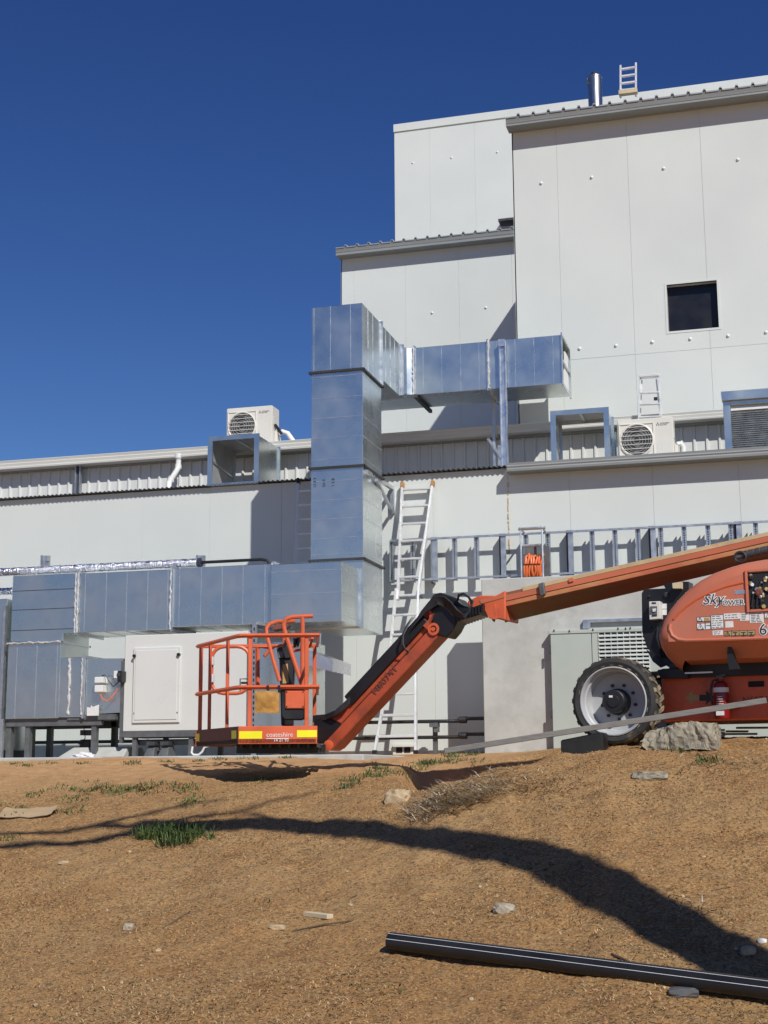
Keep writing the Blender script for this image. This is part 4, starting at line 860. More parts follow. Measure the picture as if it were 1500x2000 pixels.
# ------------------------------------------------------------------ boom lift
o_ = W(1197, 1455, 13.6)
LF = Frame((o_.x, o_.y), math.radians(-10)); WZ = o_.z
LIFT = thing('boom_lift', (o_.x+1.2, o_.y+1.0, WZ), 'weathered orange articulating boom lift parked with its boom lowered', 'boom lift')
def Lp(x, y, d): return LF.px(x, y, d)
def lprism(pts, d0, d1, name, m, par=None, **k):     # picture outline at d0, extruded straight back
    poly = [(Lp(x, y, d0).x, Lp(x, y, d0).z) for x, y in pts]
    return MB(LF).prism(poly, d0, d1).build(name, M[m], par or LIFT, **k)
R = .421; wc = Lp(1197, 1368, 0); wz = WZ+R-.012
def wheel(lx, d, s, full=True):
    wroot = MB(LF)
    q_ = .963
    tp = [(.337, .03), (.345, .005), (.385, -.006), (.412, .008), (.425, .045), (.425, .285), (.412, .322), (.385, .336), (.337, .30)]
    ty = wroot.lathe([(r*q_, d+s*a) for r, a in tp], (lx, 0, wz), (0, 1, 0), 56, cap=False).build('wheel', M['tyre'], LIFT, smooth=True)
    lug = MB(LF)
    n = 24
    for k in range(n):
        for side in (0, 1):
            a0 = 2*math.pi*(k+.5*side)/n; w_ = .058; sk = .10
            def P(r, a, al):
                r = r*q_; return (lx+r*math.sin(a), d+s*al, wz+r*math.cos(a))
            al = ((.002, .05, .175), (.328, .28, .155))[side]
            prof = ((.398, al[0], 0.0), (.437, al[1], .03), (.437, al[2], sk+.02))
            for (r0, l0, t0), (r1, l1, t1) in zip(prof, prof[1:]):
                q = [P(r0-.05, a0+t0-w_, l0), P(r0-.05, a0+t0+w_, l0), P(r1-.05, a0+t1+w_, l1), P(r1-.05, a0+t1-w_, l1), P(r0, a0+t0-w_*.85, l0), P(r0, a0+t0+w_*.85, l0), P(r1, a0+t1+w_*.85, l1), P(r1, a0+t1-w_*.85, l1)]
                lug.add(q, [(0, 1, 2, 3), (4, 5, 6, 7), (0, 1, 5, 4), (1, 2, 6, 5), (2, 3, 7, 6), (3, 0, 4, 7)])
    lug.build('tread_lugs', M['tread'], ty, kind='stuff')
    rp_ = [(.340, .02), (.338, .0), (.328, -.004), (.318, .01), (.312, .07), (.298, .078), (.290, .15), (.278, .20), (.10, .205), (.01, .205)]
    MB(LF).lathe([(r*q_, d+s*a) for r, a in rp_], (lx, 0, wz), (0, 1, 0), 48, cap=False).build('rim', M['hub'], ty, smooth=True)
    MB(LF).lathe([(.128, d+s*.204), (.125, d+s*.16), (.112, d+s*.155), (.110, d+s*.05), (.100, d+s*.04), (.06, d+s*.04), (.055, d+s*.03), (.004, d+s*.03)], (lx-.01, 0, wz), (0, 1, 0), 28).build('hub', M['black'], ty, smooth=True)
    MB(LF).box(lx-.045, lx-.01, d+s*.024, d+s*.032, wz+.035, wz+.055).build('hub_plate', M['paper'], ty)
    for k in range(9):
        a = 2*math.pi*k/9+.35; c = (lx+.165*math.sin(a), 0, wz+.165*math.cos(a))
        MB(LF).tube([(c[0], d+s*.207, c[2]), (c[0], d+s*.185, c[2])], .017, 6).build('wheel_nut', M['black'], ty)
    return ty
wheel(wc.x, 0, 1); wheel(wc.x+2.45, 0, 1); wheel(wc.x, 2.2, -1); wheel(wc.x+2.45, 2.2, -1)
# chassis
CH = .52
c0, c1 = Lp(1291, 1323, CH), Lp(1500, 1405, CH)
ch = MB(LF).box(c0.x, c0.x+1.72, CH, 1.7, c1.z, c0.z).build('chassis', M['orange'], LIFT, bevel=.012)
for lx_ in (wc.x, wc.x+2.45): MB(LF).box(lx_-.1, lx_+.1, .30, 1.9, wz-.09, wz+.09).build('axle_beam', M['steel'], LIFT)
MB(LF).box(wc.x, wc.x+2.45, CH+.12, 1.5, wz-.05, wz+.12).build('centre_frame', M['steel'], LIFT)
MB(LF).box(c0.x-.12, c0.x, CH+.05, 1.65, c1.z+.03, c0.z-.02).build('axle_guard', M['steel'], LIFT)
a, b = Lp(1462, 1342, CH-.005), Lp(1492, 1330, CH-.005); MB(LF).box(a.x, b.x, CH-.008, CH+.005, a.z, b.z).build('chassis_slot', M['dark'], ch)
a = Lp(1450, 1367, CH-.003); text('fleet_number', 'N60741', .085, LF.w((a.x, CH-.003, a.z-.03)), LF.w((1, 0, 0))-LF.w((0, 0, 0)), (0, 0, 1), M['brownor'], ch)
# arrows
def flat(pts, d, name, m, par, t=.002):
    return lprism(pts, d, d-t, name, m, par)
flat([(1338, 1363), (1353, 1348), (1353, 1357), (1366, 1357), (1366, 1369), (1353, 1369), (1353, 1377)], CH-.0015, 'arrow_decal', 'tan', ch)
flat([(1366, 1357), (1380, 1357), (1378, 1348), (1394, 1362), (1378, 1377), (1380, 1369), (1366, 1369)], CH-.0015, 'arrow_decal', 'black', ch)
# turntable deck
a, b = Lp(1305, 1322, .4), Lp(1320, 1302, .4)
MB(LF).box(a.x, a.x+1.9, .45, 1.85, a.z-.01, b.z+.03).build('turntable', M['black'], LIFT)
MB(LF).lathe([(.55, 0), (.55, .1)], (wc.x+1.22, 1.1, a.z-.03), (0, 0, 1), 40).build('slew_ring', M['steel'], LIFT)
a, b = Lp(1338, 1315, .33), Lp(1392, 1313, .33); MB(LF).box(a.x, b.x, .32, .34, a.z-.006, a.z+.008).build('rail', M['alu'], LIFT)
# hood
HD = -.05
hood_px = [(1312, 1306), (1300, 1296), (1289, 1280), (1283, 1262), (1281, 1243), (1284, 1226), (1291, 1208), (1302, 1189), (1318, 1169), (1338, 1149), (1362, 1131), (1390, 1116), (1420, 1105), (1452, 1096), (1485, 1090), (1520, 1086), (1570, 1083), (1630, 1085)]
out = [Lp(x, y, HD) for x, y in hood_px]; out = [(p.x, p.z) for p in out]
xr = out[-1][0]; zb = out[0][1]; zk = Lp(1400, 1249, HD).z
ctr = [(xr, out[-1][1]), (xr, zb)]
def inset(pts, e):
    r = []
    for i, p in enumerate(pts):
        a = pts[max(i-1, 0)]; b = pts[min(i+1, len(pts)-1)]; t = Vector((b[0]-a[0], b[1]-a[1])).normalized()
        r.append((p[0]+t.y*e, p[1]-t.x*e))
    return r
def tuck(p, d): return (p[0], d + max(0, (zk-p[1]))*1.25, p[1])
rings = [[tuck(p, 1.0) for p in out], [tuck(p, HD+.13) for p in out], [tuck(p, HD+.05) for p in inset(out, .022)], [tuck(p, HD+.014) for p in inset(out, .06)], [tuck(p, HD) for p in inset(out, .115)]]
hm = MB(LF); hm.loft(rings, closed=False)
L5 = inset(out, .115)
up = [p for p in L5 if p[1] >= zk]; lo = [p for p in L5 if p[1] < zk]
f_ = (zk-lo[-1][1])/(up[0][1]-lo[-1][1]); mid = (lo[-1][0]+(up[0][0]-lo[-1][0])*f_, zk)
hm.add([tuck(p, HD) for p in [mid]+up+[(xr, zk)]], [tuple(range(len(up)+2))])
hm.add([tuck(p, HD) for p in lo+[mid, (xr, zk), (xr, lo[0][1])]], [tuple(range(len(lo)+3))])
bot = [tuck(out[0], 1.0), (xr, tuck(out[0], 1.0)[1], zb), tuck((xr, lo[0][1]), HD), tuck(L5[0], HD)]
hm.add(bot, [(0, 1, 2, 3)])
hm.add([(xr, 1.0, out[-1][1]), (xr, HD, out[-1][1]-.1), tuck((xr, zk), HD), tuck((xr, lo[0][1]), HD), (xr, 1.2, zb)], [(0, 1, 2, 3, 4)])
hood = hm.build('engine_hood', M['orange2'], LIFT, smooth=True)
bead = [(1530, 1246), (1500, 1246), (1420, 1249), (1340, 1251), (1325, 1249), (1313, 1241), (1308, 1229), (1309, 1218)]
MB(LF).tube([Lp(x, y, HD+.004)+Vector((0, 0, 0)) for x, y in bead], .017, 8).build('moulded_bead', M['orange2'], hood, smooth=True)
crease = [(1316, 1210), (1326, 1198), (1342, 1184), (1362, 1170), (1390, 1156), (1420, 1145), (1456, 1137)]
MB(LF).tube([Lp(x, y, HD+.006) for x, y in crease], .014, 8).build('moulded_crease', M['orange'], hood, smooth=True)
# open service window
fx0, fx1 = Lp(1462, 1150, HD), Lp(1530, 1150, HD); fz0, fz1 = Lp(1480, 1190, HD).z, Lp(1480, 1118, HD).z
MB(LF).box(fx0.x, fx1.x, HD-.004, HD+.01, fz0, fz1).build('service_opening', M['dark'], hood, bevel=.002)
rim = MB(LF)
for a in ((fx0.x-.03, fx0.x, fz0-.03, fz1+.03), (fx0.x, fx1.x, fz0-.03, fz0), (fx0.x, fx1.x, fz1, fz1+.03)): rim.box(a[0], a[1], HD-.02, HD+.01, a[2], a[3])
rim.build('window_rim', M['orange2'], hood, bevel=.008, seg=2)
rr = random.Random(12)
for i in range(22):
    c = Lp(rr.uniform(1466, 1512), rr.uniform(1122, 1186), HD-.01); s_ = rr.uniform(.008, .02)
    MB(LF).tube([(c.x, HD-.004, c.z), (c.x+rr.uniform(-.02, .02), HD-.022, c.z+rr.uniform(-.01, .01))], s_, 8).build('valve', M[rr.choice(['tan', 'strut', 'paper', 'steel', 'greysteel', 'bleach'])], hood)
c = Lp(1483, 1157, HD-.01); MB(LF).lathe([(.034, HD-.004), (.034, HD-.03), (.02, HD-.034), (.002, HD-.034)], (c.x, 0, c.z), (0, 1, 0), 18).build('gauge', M['brownor'], hood)
for k in range(3): MB(LF).tube([Lp(1468+k*9, 1186, HD-.012), Lp(1470+k*9, 1170, HD-.02), Lp(1474+k*8, 1150, HD-.014), Lp(1480+k*6, 1135, HD-.012)], .007, 6).build('hose', M['hose'], hood, smooth=True)
# decals
xd = LF.w((1, 0, 0))-LF.w((0, 0, 0))
def decal(x0, y0, x1, y1, m='paper', border=True, lines=0, par=None, seed=0):
    a, b = Lp(x0, y1, HD), Lp(x1, y0, HD); d = HD-.0015
    if border: MB(LF).box(a.x, b.x, d, HD+.002, a.z, b.z).build('decal_border', M['ink'], hood); e = .005
    else: e = 0
    o = MB(LF).box(a.x+e, b.x-e, d-.001, HD+.001, a.z+e, b.z-e).build('decal', M[m], hood)
    if lines:
        r = random.Random(seed); mb = MB(LF)
        for i in range(lines):
            z = a.z+(b.z-a.z)*(i+.7)/(lines+.4); x_ = a.x+.012
            while x_ < b.x-.03:
                w_ = r.uniform(.012, .05); mb.box(x_, min(x_+w_, b.x-.01), d-.0016, d-.0008, z-.0035, z+.0035); x_ += w_+.01
        mb.build('decal_print', M['greysteel'], o)
    return o
def tri(cx, cy, s_, m='ink'):
    c = Lp(cx, cy, HD-.003); mb = MB(LF)
    P3 = [(c.x-s_, c.z-s_*.75), (c.x+s_, c.z-s_*.75), (c.x, c.z+s_)]
    mb.tube([(x, HD-.0035, z) for x, z in P3], .0035, 4, closed=True); mb.box(c.x-.003, c.x+.003, HD-.0045, HD-.003, c.z-s_*.3, c.z+s_*.3)
    mb.build('warning_triangle', M[m], hood)
decal(1361, 1204, 1388, 1215, seed=1); decal(1361, 1216, 1388, 1231, seed=2); tri(1367, 1209.5, .022); tri(1368, 1224, .028)
a, b = Lp(1375, 1213, HD-.003), Lp(1386, 1206, HD-.003); MB(LF).box(a.x, b.x, HD-.0035, HD-.002, a.z, b.z).build('decal_symbol', M['tan'], hood)
mb = MB(LF); a = Lp(1377, 1228, HD); mb.box(a.x, a.x+.008, HD-.0035, HD-.002, a.z, a.z+.06); mb.box(a.x+.015, a.x+.05, HD-.0035, HD-.002, a.z+.025, a.z+.032); mb.build('decal_symbol', M['ink'], hood)
decal(1389, 1200, 1413, 1229, lines=6, seed=3); decal(1414, 1197, 1445, 1210, border=False, lines=2, seed=4); decal(1446, 1197, 1463, 1213, lines=4, seed=5, border=False)
decal(1465, 1196, 1491, 1217, lines=6, seed=6, border=False); decal(1417, 1213, 1432, 1226, border=False); decal(1392, 1231, 1412, 1241, border=False, lines=2, seed=7)
decal(1414, 1230, 1475, 1243, m='tan', border=True)
for x_ in (1421, 1437, 1453, 1467): tri(x_, 1237, .02) if x_ < 1430 else None
mb = MB(LF)
for x_ in (1429, 1444, 1460): c = Lp(x_, 1237, HD); mb.box(c.x-.002, c.x+.002, HD-.0035, HD-.002, c.z-.03, c.z+.03)
for x_ in (1436, 1452, 1467):
    c = Lp(x_, 1237, HD)
    mb.box(c.x-.022, c.x+.02, HD-.0035, HD-.002, c.z+.004, c.z+.012); mb.box(c.x-.004, c.x+.006, HD-.0035, HD-.002, c.z-.02, c.z+.004); mb.box(c.x-.02, c.x+.026, HD-.0035, HD-.002, c.z-.026, c.z-.02)
mb.build('decal_symbol', M['ink'], hood)
decal(1493, 1194, 1512, 1209, lines=0); tri(1501, 1202, .025); decal(1435, 1152, 1455, 1161, m='galv_lite', border=False)
# script lettering, dark letters with a white edge
def lettering(body, size, px, py, sh, par):
    a = Lp(px, py, HD)
    for m_, grow, dd in (('paper', .014, .003), ('ink', 0.0, .005)):
        cu = bpy.data.curves.new('txt', 'FONT'); cu.body = body; cu.size = size; cu.extrude = .0008; cu.shear = sh; cu.offset = grow*.55; cu.resolution_u = 3; cu.space_character = 1.02
        t = bpy.data.objects.new('txt', cu); S.collection.objects.link(t); dg = bpy.context.evaluated_depsgraph_get(); dg.update()
        me = bpy.data.meshes.new_from_object(t.evaluated_get(dg)); bpy.data.objects.remove(t)
        z_ = xd.cross(Vector((0, 0, 1))).normalized(); m = Matrix((xd.normalized(), Vector((0, 0, 1)), z_)).transposed().to_4x4()
        m.translation = LF.w((a.x, HD-dd, a.z)) - LOC[LIFT]; me.transform(m); me.materials.clear(); me.materials.append(M[m_])
        ob = bpy.data.objects.new('lettering', me); S.collection.objects.link(ob); ob.parent = par
lettering('Sky', .135, 1372, 1181, .35, hood); lettering('POWER', .066, 1404, 1183, .0, hood); lettering('600', .145, 1483, 1240, .0, hood)
# stain / lever below the hood
lprism([(1421, 1262), (1428, 1262), (1434, 1285), (1443, 1306), (1424, 1308), (1420, 1285)], HD+.08, HD+.16, 'tie_down_lever', 'black')
# black plate with the switch box
plate = lprism([(1253, 1158), (1258, 1151), (1300, 1149), (1345, 1148), (1345, 1300), (1308, 1304), (1280, 1288), (1262, 1262), (1254, 1235)], .72, .80, 'counterweight_plate', 'black', bevel=.006)
lprism([(1267, 1175), (1289, 1174), (1290, 1209), (1268, 1211)], .62, .72, 'switch_box', 'cream', plate, bevel=.006)
lprism([(1270, 1184), (1283, 1184), (1283, 1199), (1270, 1199)], .612, .62, 'isolator_switch', 'greysteel', plate); lprism([(1274, 1189), (1281, 1188), (1280, 1194), (1275, 1195)], .60, .612, 'switch_toggle', 'paper', plate)
lprism([(1273, 1201), (1283, 1200), (1283, 1203), (1273, 1204)], .615, .62, 'switch_label', 'ink', plate); lprism([(1273, 1176), (1281, 1176), (1281, 1179), (1273, 1179)], .615, .62, 'switch_label', 'ink', plate)
for y0, y1 in ((1179, 1189), (1190, 1201)): lprism([(1294, y0), (1302, y0), (1302, y1), (1294, y1)], .716, .72, 'sticker', 'paper', plate)
c = Lp(1302, 1162, .72); MB(LF).lathe([(.026, .72), (.026, .70), (.012, .69), (.002, .69)], (c.x, 0, c.z), (0, 1, 0), 16).build('knob', M['steel'], plate)
for x_, y_ in ((1269, 1164), (1271, 1225)): c = Lp(x_, y_, .72); MB(LF).tube([(c.x, .70, c.z), (c.x, .72, c.z)], .01, 6).build('bolt', M['steel'], plate)
lprism([(1313, 1139), (1330, 1136), (1330, 1149), (1314, 1149)], .62, .70, 'timber_block', 'offcut'); lprism([(1296, 1142), (1313, 1136), (1345, 1136), (1345, 1150), (1300, 1150)], .72, .9, 'boom_rest', 'black')
for k in range(3): MB(LF).tube([Lp(1285+k*5, 1225, .70), Lp(1283+k*5, 1245, .66), Lp(1288+k*5, 1262, .68), Lp(1292+k*5, 1285, .72)], .012, 6).build('hose', M['hose'], plate, smooth=True)
lprism([(1283, 1312), (1292, 1306), (1330, 1304), (1345, 1318), (1345, 1325), (1290, 1325)], .40, .50, 'fender', 'black', bevel=.01)
lprism([(1262, 1268), (1275, 1277), (1300, 1300), (1290, 1304), (1275, 1292)], .70, .72, 'skirt', 'black')
# ------------------------------------------------------------------ main boom
BD = 1.0
def topline(x): return 1136+(x-1067)*(1038.5-1136)/(1500-1067)
def bsec(x, o0, o1, d0=BD):  # strip between offsets below the top line
    return Lp(x, topline(x)+o0, d0), Lp(x, topline(x)+o1, d0)
XL, XR = 985, 1740
def strip(o0, o1, d, t, name, m, xl=XL, xr_=XR, bv=.003):
    s0 = []
    for x in (xl, xr_):
        a, b = bsec(x, o0, o1, d); s0.append([(a.x, d, a.z), (b.x, d, b.z), (b.x, d+t, b.z), (a.x, d+t, a.z)])
    return MB(LF).loft(s0).build(name, M[m], LIFT, bevel=bv)
secs = []
for x in (XL, XR):
    a = Lp(x, topline(x)+3, BD+.015); b = Lp(x, topline(x)+31, BD+.015); c = Lp(x, topline(x)+61-(x-1006)*.008, BD+.27)
    secs.append([(a.x, BD+.015, a.z), (b.x, BD+.015, b.z), (c.x, BD+.27, c.z), (c.x, BD+.30, c.z), (b.x, BD+.40, b.z), (a.x, BD+.40, a.z)])
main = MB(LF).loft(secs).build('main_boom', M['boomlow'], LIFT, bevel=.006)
strip(0, 8.6, BD+.002, .40, 'boom_top_flange', 'bleach', xl=1020); strip(8.9, 20, BD, .03, 'boom_web', 'boom'); strip(21.2, 30.5, BD+.006, .03, 'boom_web', 'boom2')
strip(20, 21.2, BD+.012, .01, 'boom_groove', 'brownor', bv=0)
# nose of the boom and clamp
nose = lprism([(912, 1174), (935, 1163), (968, 1163), (987, 1153), (987, 1212), (960, 1206), (938, 1190), (916, 1186)], BD-.01, BD+.40, 'boom_nose', 'orange', bevel=.012)
lprism([(948, 1192), (966, 1178), (970, 1210), (955, 1208)], BD-.03, BD-.01, 'gusset', 'orange', nose); lprism([(936, 1172), (985, 1162), (985, 1167), (940, 1179)], BD-.016, BD-.01, 'nose_plate', 'boom', nose)
lprism([(1051, 1140), (1061, 1137), (1064, 1160), (1059, 1164), (1054, 1161)], BD-.04, BD+.02, 'hose_clamp', 'greysteel', bevel=.006)
lprism([(1110, 1130), (1119, 1128), (1120, 1135), (1111, 1137)], BD-.015, BD, 'boom_lug', 'boom'); lprism([(958, 1205), (966, 1206), (963, 1214)], BD, BD+.05, 'grease_point', 'black')
# piston and hose above the hood
pa, pb = Lp(1436, 1088, BD-.08), Lp(1560, 1060, BD-.08)
cy = MB(LF).tube([pa, pb], .036, 14).build('lift_cylinder', M['greysteel'], LIFT, smooth=True)
for k in range(7): q = pa.lerp(pb, .12+k*.1); e = (pb-pa).normalized(); MB(LF).tube([q, q+e*.05], .042, 12).build('cylinder_band', M['steel'], cy)
MB(LF).tube([Lp(1446+11*math.cos(t_), 1088+10*math.sin(t_), BD-.12) for t_ in [2*math.pi*i/16 for i in range(16)]], .013, 8, closed=True).build('hose_loop', M['hose'], LIFT, smooth=True)
# mast that carries the boom, behind the hood
a, b = Lp(1600, 1300, BD+.03), Lp(1690, 1035, BD+.03); MB(LF).box(a.x, b.x, BD+.03, BD+.37, a.z, b.z).build('boom_mast', M['orange'], LIFT)
# ------------------------------------------------------------------ knuckle and jib
JD = .96
kn = lprism([(838, 1172), (848, 1160), (860, 1157), (876, 1163), (893, 1169), (903, 1182), (932, 1192), (938, 1200), (893, 1214), (884, 1232), (872, 1246), (852, 1238), (844, 1222)], JD-.02, JD+.24, 'knuckle', 'black', bevel=.012)
for i in range(10):                        # ribbed hose guard
    t_ = i/9; x_, y_ = 887+t_*54, 1212-t_*19
    lprism([(x_-2, y_-13), (x_+2, y_-14), (x_+2.6, y_+1), (x_+.6, y_+4), (x_-1.6, y_+2)], JD-.03, JD+.3, 'guard_rib', 'black', kn)
for k in range(7):
    y_ = k*3.4
    MB(LF).tube([Lp(822-k*3, 1196+k*5, JD-.03-k*.004), Lp(838-k, 1176+k*3, JD-.06), Lp(850+k, 1165+y_*.7, JD-.08), Lp(868+k, 1166+y_, JD-.10+k*.01), Lp(882+k*.5, 1178+y_*1.0, JD-.11+k*.01), Lp(892+k, 1191+y_*.75, JD-.11+k*.012), Lp(905+k*.6, 1201+y_*.35, JD-.11), Lp(916, 1196-k*.5, JD-.10), Lp(921+k*.5, 1182-k*1.2, JD-.06), Lp(924, 1172, JD-.02)], .0085, 7).build('hose', M['hose'], kn, smooth=True)
for k in range(2): MB(LF).tube([Lp(894, 1172, JD-.03), Lp(896, 1163-k*2, JD-.08), Lp(905, 1161-k*2, JD-.1), Lp(915, 1166, JD-.09), Lp(920, 1172+k*3, JD-.05), Lp(921, 1186, JD-.02)], .012, 7).build('hose', M['hose'], kn, smooth=True)
def beam(A, Bq, name, m, par=None, bv=.008):
    return MB(LF).loft([[Lp(x, y, d) for x, y, d in A], [Lp(x, y, d) for x, y, d in Bq]]).build(name, M[m], par or LIFT, bevel=bv)
lower = lprism([(636, 1448), (650, 1463), (858, 1241), (846, 1226), (838, 1229)], JD, JD+.27, 'jib_lower_arm', 'jib', bevel=.008)
upper = lprism([(646, 1402), (666, 1414), (858, 1206), (846, 1176)], JD+.03, JD+.33, 'jib_upper_arm', 'jib', bevel=.008)
beam([(672, 1361, JD-.01), (686, 1377, JD-.01), (690, 1377, JD+.05), (674, 1358, JD+.05)], [(820, 1200, JD-.01), (836, 1215, JD-.01), (840, 1214, JD+.05), (823, 1197, JD+.05)], 'hose_sheath', 'black')
beam([(828, 1222, JD-.02), (836, 1229, JD-.02), (838, 1229, JD+.03), (830, 1220, JD+.03)], [(850, 1198, JD-.02), (838, 1190, JD-.02), (840, 1188, JD+.03), (852, 1196, JD+.03)], 'gusset', 'jib', upper)
c = Lp(848, 1229, JD); MB(LF).lathe([(.068, JD+.02), (.068, JD-.022), (.04, JD-.024), (.038, JD-.008), (.024, JD-.008), (.022, JD-.03), (.002, JD-.03)], (c.x, 0, c.z), (0, 1, 0), 22).build('pivot_pin', M['orange'], lower)
c = Lp(642, 1456, JD); MB(LF).lathe([(.058, JD+.25), (.058, JD-.012), (.03, JD-.02), (.002, JD-.02)], (c.x, 0, c.z), (0, 1, 0), 20).build('pivot_pin', M['orange'], lower, smooth=True)
a, b = LF.w(Lp(733, 1358, JD-.006)), LF.w(Lp(757, 1331, JD-.006)); text('serial_number', 'N60741', .12, a, b-a, (-(b-a).z, 0, (b-a).x), M['brownor'], lower)
MB(LF).tube([Lp(806, 1204, JD-.04), Lp(795, 1220, JD-.1), Lp(786, 1240, JD-.12), Lp(785, 1258, JD-.1), Lp(790, 1268, JD-.06), Lp(797, 1274, JD-.01)], .008, 6).build('hose', M['hose'], upper, smooth=True)
MB(LF).tube([Lp(810, 1204, JD-.04), Lp(798, 1220, JD-.1), Lp(788, 1240, JD-.11), Lp(787, 1258, JD-.1), Lp(792, 1268, JD-.06), Lp(799, 1272, JD-.01)], .007, 6).build('hose', M['greysteel'], upper, smooth=True)
for k in range(5): MB(LF).tube([Lp(684, 1362+k*2.5, JD-.0), Lp(672, 1374+k*2.5, JD-.04), Lp(655, 1389+k*2, JD-.03), Lp(636, 1397+k*2, JD+.03), Lp(612, 1399+k*2.5, JD+.1)], .012, 6).build('hose', M['hose'], upper, smooth=True)
lprism([(612, 1404), (640, 1398), (662, 1396), (670, 1416), (648, 1448), (632, 1453), (612, 1452)], JD+.04, JD+.34, 'platform_rotator', 'black', bevel=.01)
beam([(700, 1336, JD+.0), (712, 1348, JD+.0), (716, 1346, JD+.06), (704, 1333, JD+.06)], [(712, 1322, JD+.0), (732, 1325, JD+.0), (734, 1323, JD+.06), (716, 1320, JD+.06)], 'hose_guide', 'black', upper)
# ------------------------------------------------------------------ platform
BF = Frame((0, 0), YAW)
FD, BKD = 15.0, 16.25
def Bp(x, y, d): return BF.px(x, y, d)
zt = Bp(545, 1241, FD).z; zm = Bp(545, 1342, FD).z; z0 = Bp(545, 1453, FD).z; z1 = Bp(545, 1418, FD).z
pA = Bp(620, 1340, FD); pB = Bp(466, 1340, FD); pC = Bp(384, 1340, BKD); pD = Vector((pA.x-.06, BKD, 0))
def zz_(p, z): return Vector((p.x, p.y, z))
floor = MB(BF).hprism([(p.x, p.y) for p in (pA, pB, pC, pD)], z0+.01, z0+.05).build('platform', M['black'], LIFT)
def side(p, q, name, m, za, zb, t=.02):
    e = (q-p).normalized(); n = Vector((-e.y, e.x, 0)).normalized()*t
    return MB(BF).loft([[zz_(p, za), zz_(p, zb), zz_(p, zb)+n, zz_(p, za)+n], [zz_(q, za), zz_(q, zb), zz_(q, zb)+n, zz_(q, za)+n]]).build(name, M[m], floor, bevel=.004)
pA2, pB2, pC2 = (Vector((p.x, p.y, 0)) for p in (pA, pB, pC))
side(pB2, pA2, 'toe_board', 'orange', z0, z1); side(pC2, pB2, 'toe_board', 'brownor', z0, z1)  # left board: its shade is put into the darker colour
side(Vector((pD.x, pD.y, 0)), pC2, 'toe_board', 'orange', z0, z1)
side(pA2, Vector((pD.x, pD.y, 0)), 'toe_board', 'orange', z0, z1)
def rail(p, q, z, m='orange', name='rail', w_=.032, h_=.04): return MB(BF).bar(zz_(p, z), zz_(q, z), w_, h_).build(name, M[m], floor, bevel=.006)
pBr = pB2+(pC2-pB2)*.06; pBf = pB2+(pA2-pB2)*.10
for z in (zt, zm):
    MB(BF).tube([zz_(pA2+Vector((.02, 0, 0)), z), zz_(pBf, z), zz_(pB2.lerp(pBf.lerp(pBr, .5), .5), z), zz_(pBr, z), zz_(pC2, z)], .023, 4).build('rail', M['orange'], floor)
    rail(pC2, Vector((pD.x, pD.y, 0)), z) if z == zt else None
    rail(pA2, Vector((pD.x, pD.y, 0)), z)
def post(p, za, zb, w_=.042): return MB(BF).box(p.x-w_/2, p.x+w_/2, p.y-w_/2, p.y+w_/2, za, zb).build('post', M['orange'], floor, bevel=.005)
for x_ in (488, 599): q = Bp(x_, 1340, FD+.03); post(q, z0+.05, zt)
for f in (.32, .74): q = pB2.lerp(pC2, f)+Vector((.03, .02, 0)); post(q, z0+.05, zt, .036)
for q in (pC2+Vector((.05, -.04, 0)), Vector((pD.x-.03, pD.y-.03, 0)), Vector((pD.x-.35, pD.y-.03, 0))): post(q, z0+.05, zt)
# gate at the back
gd = BKD-.06
ga, gb_ = Bp(414, 1263, gd), Bp(487, 1354, gd); r_ = .14
loop = []
for cx, cz_, a0_ in ((gb_.x-r_, ga.z-r_, 0), (ga.x+r_, ga.z-r_, 90), (ga.x+r_, gb_.z+r_, 180), (gb_.x-r_, gb_.z+r_, 270)):
    for k in range(5): t_ = math.radians(a0_+k*22.5); loop.append((cx+r_*math.cos(t_), gd, cz_+r_*math.sin(t_)))
gate = MB(BF).tube(loop, .021, 8, closed=True).build('gate', M['orange'], floor, smooth=True)
for y_ in (1291, 1325): q = Bp(413, y_, gd); MB(BF).box(q.x-.04, q.x+.03, gd-.05, gd+.01, q.z-.045, q.z+.045).build('hinge', M['alu'], gate)
q = Bp(478, 1334, gd-.03); MB(BF).box(q.x-.04, q.x+.06, gd-.06, gd-.03, q.z-.012, q.z+.012).build('latch', M['black'], gate); MB(BF).tube([Bp(469, 1350, gd), Bp(469, 1326, gd), Bp(484, 1326, gd)], .007, 6).build('latch_rod', M['steel'], gate)
# control console and its guard
CD = 15.75
def bpoly(pts, d0, d1, name, m, par=None, **k): return MB(BF).prism([(Bp(x, y, d0).x, Bp(x, y, d0).z) for x, y in pts], d0, d1).build(name, M[m], par or floor, **k)
con = bpoly([(545, 1286), (570, 1284), (575, 1310), (573, 1345), (572, 1418), (549, 1418), (547, 1345), (546, 1305)], CD, CD+.22, 'control_console', 'black', bevel=.015)
bpoly([(540, 1266), (562, 1261), (570, 1266), (568, 1286), (544, 1288)], CD-.03, CD+.25, 'control_head', 'black', con, bevel=.012); bpoly([(543, 1273), (553, 1272), (553, 1284), (544, 1285)], CD-.035, CD-.03, 'display', 'greysteel', con)
bpoly([(552, 1298), (562, 1296), (564, 1334), (552, 1335)], CD-.006, CD, 'placard', 'tan', con)
for x_, y_ in ((556, 1258), (575, 1254), (582, 1252)): q = Bp(x_, y_, CD); MB(BF).tube([q-Vector((0, 0, .06)), q+Vector((.01, 0, .04))], [.012, .026], 10).build('joystick', M['black'], con)
bpoly([(572, 1256), (586, 1250), (586, 1262), (574, 1264)], CD+.03, CD+.2, 'control_head', 'strut', con)
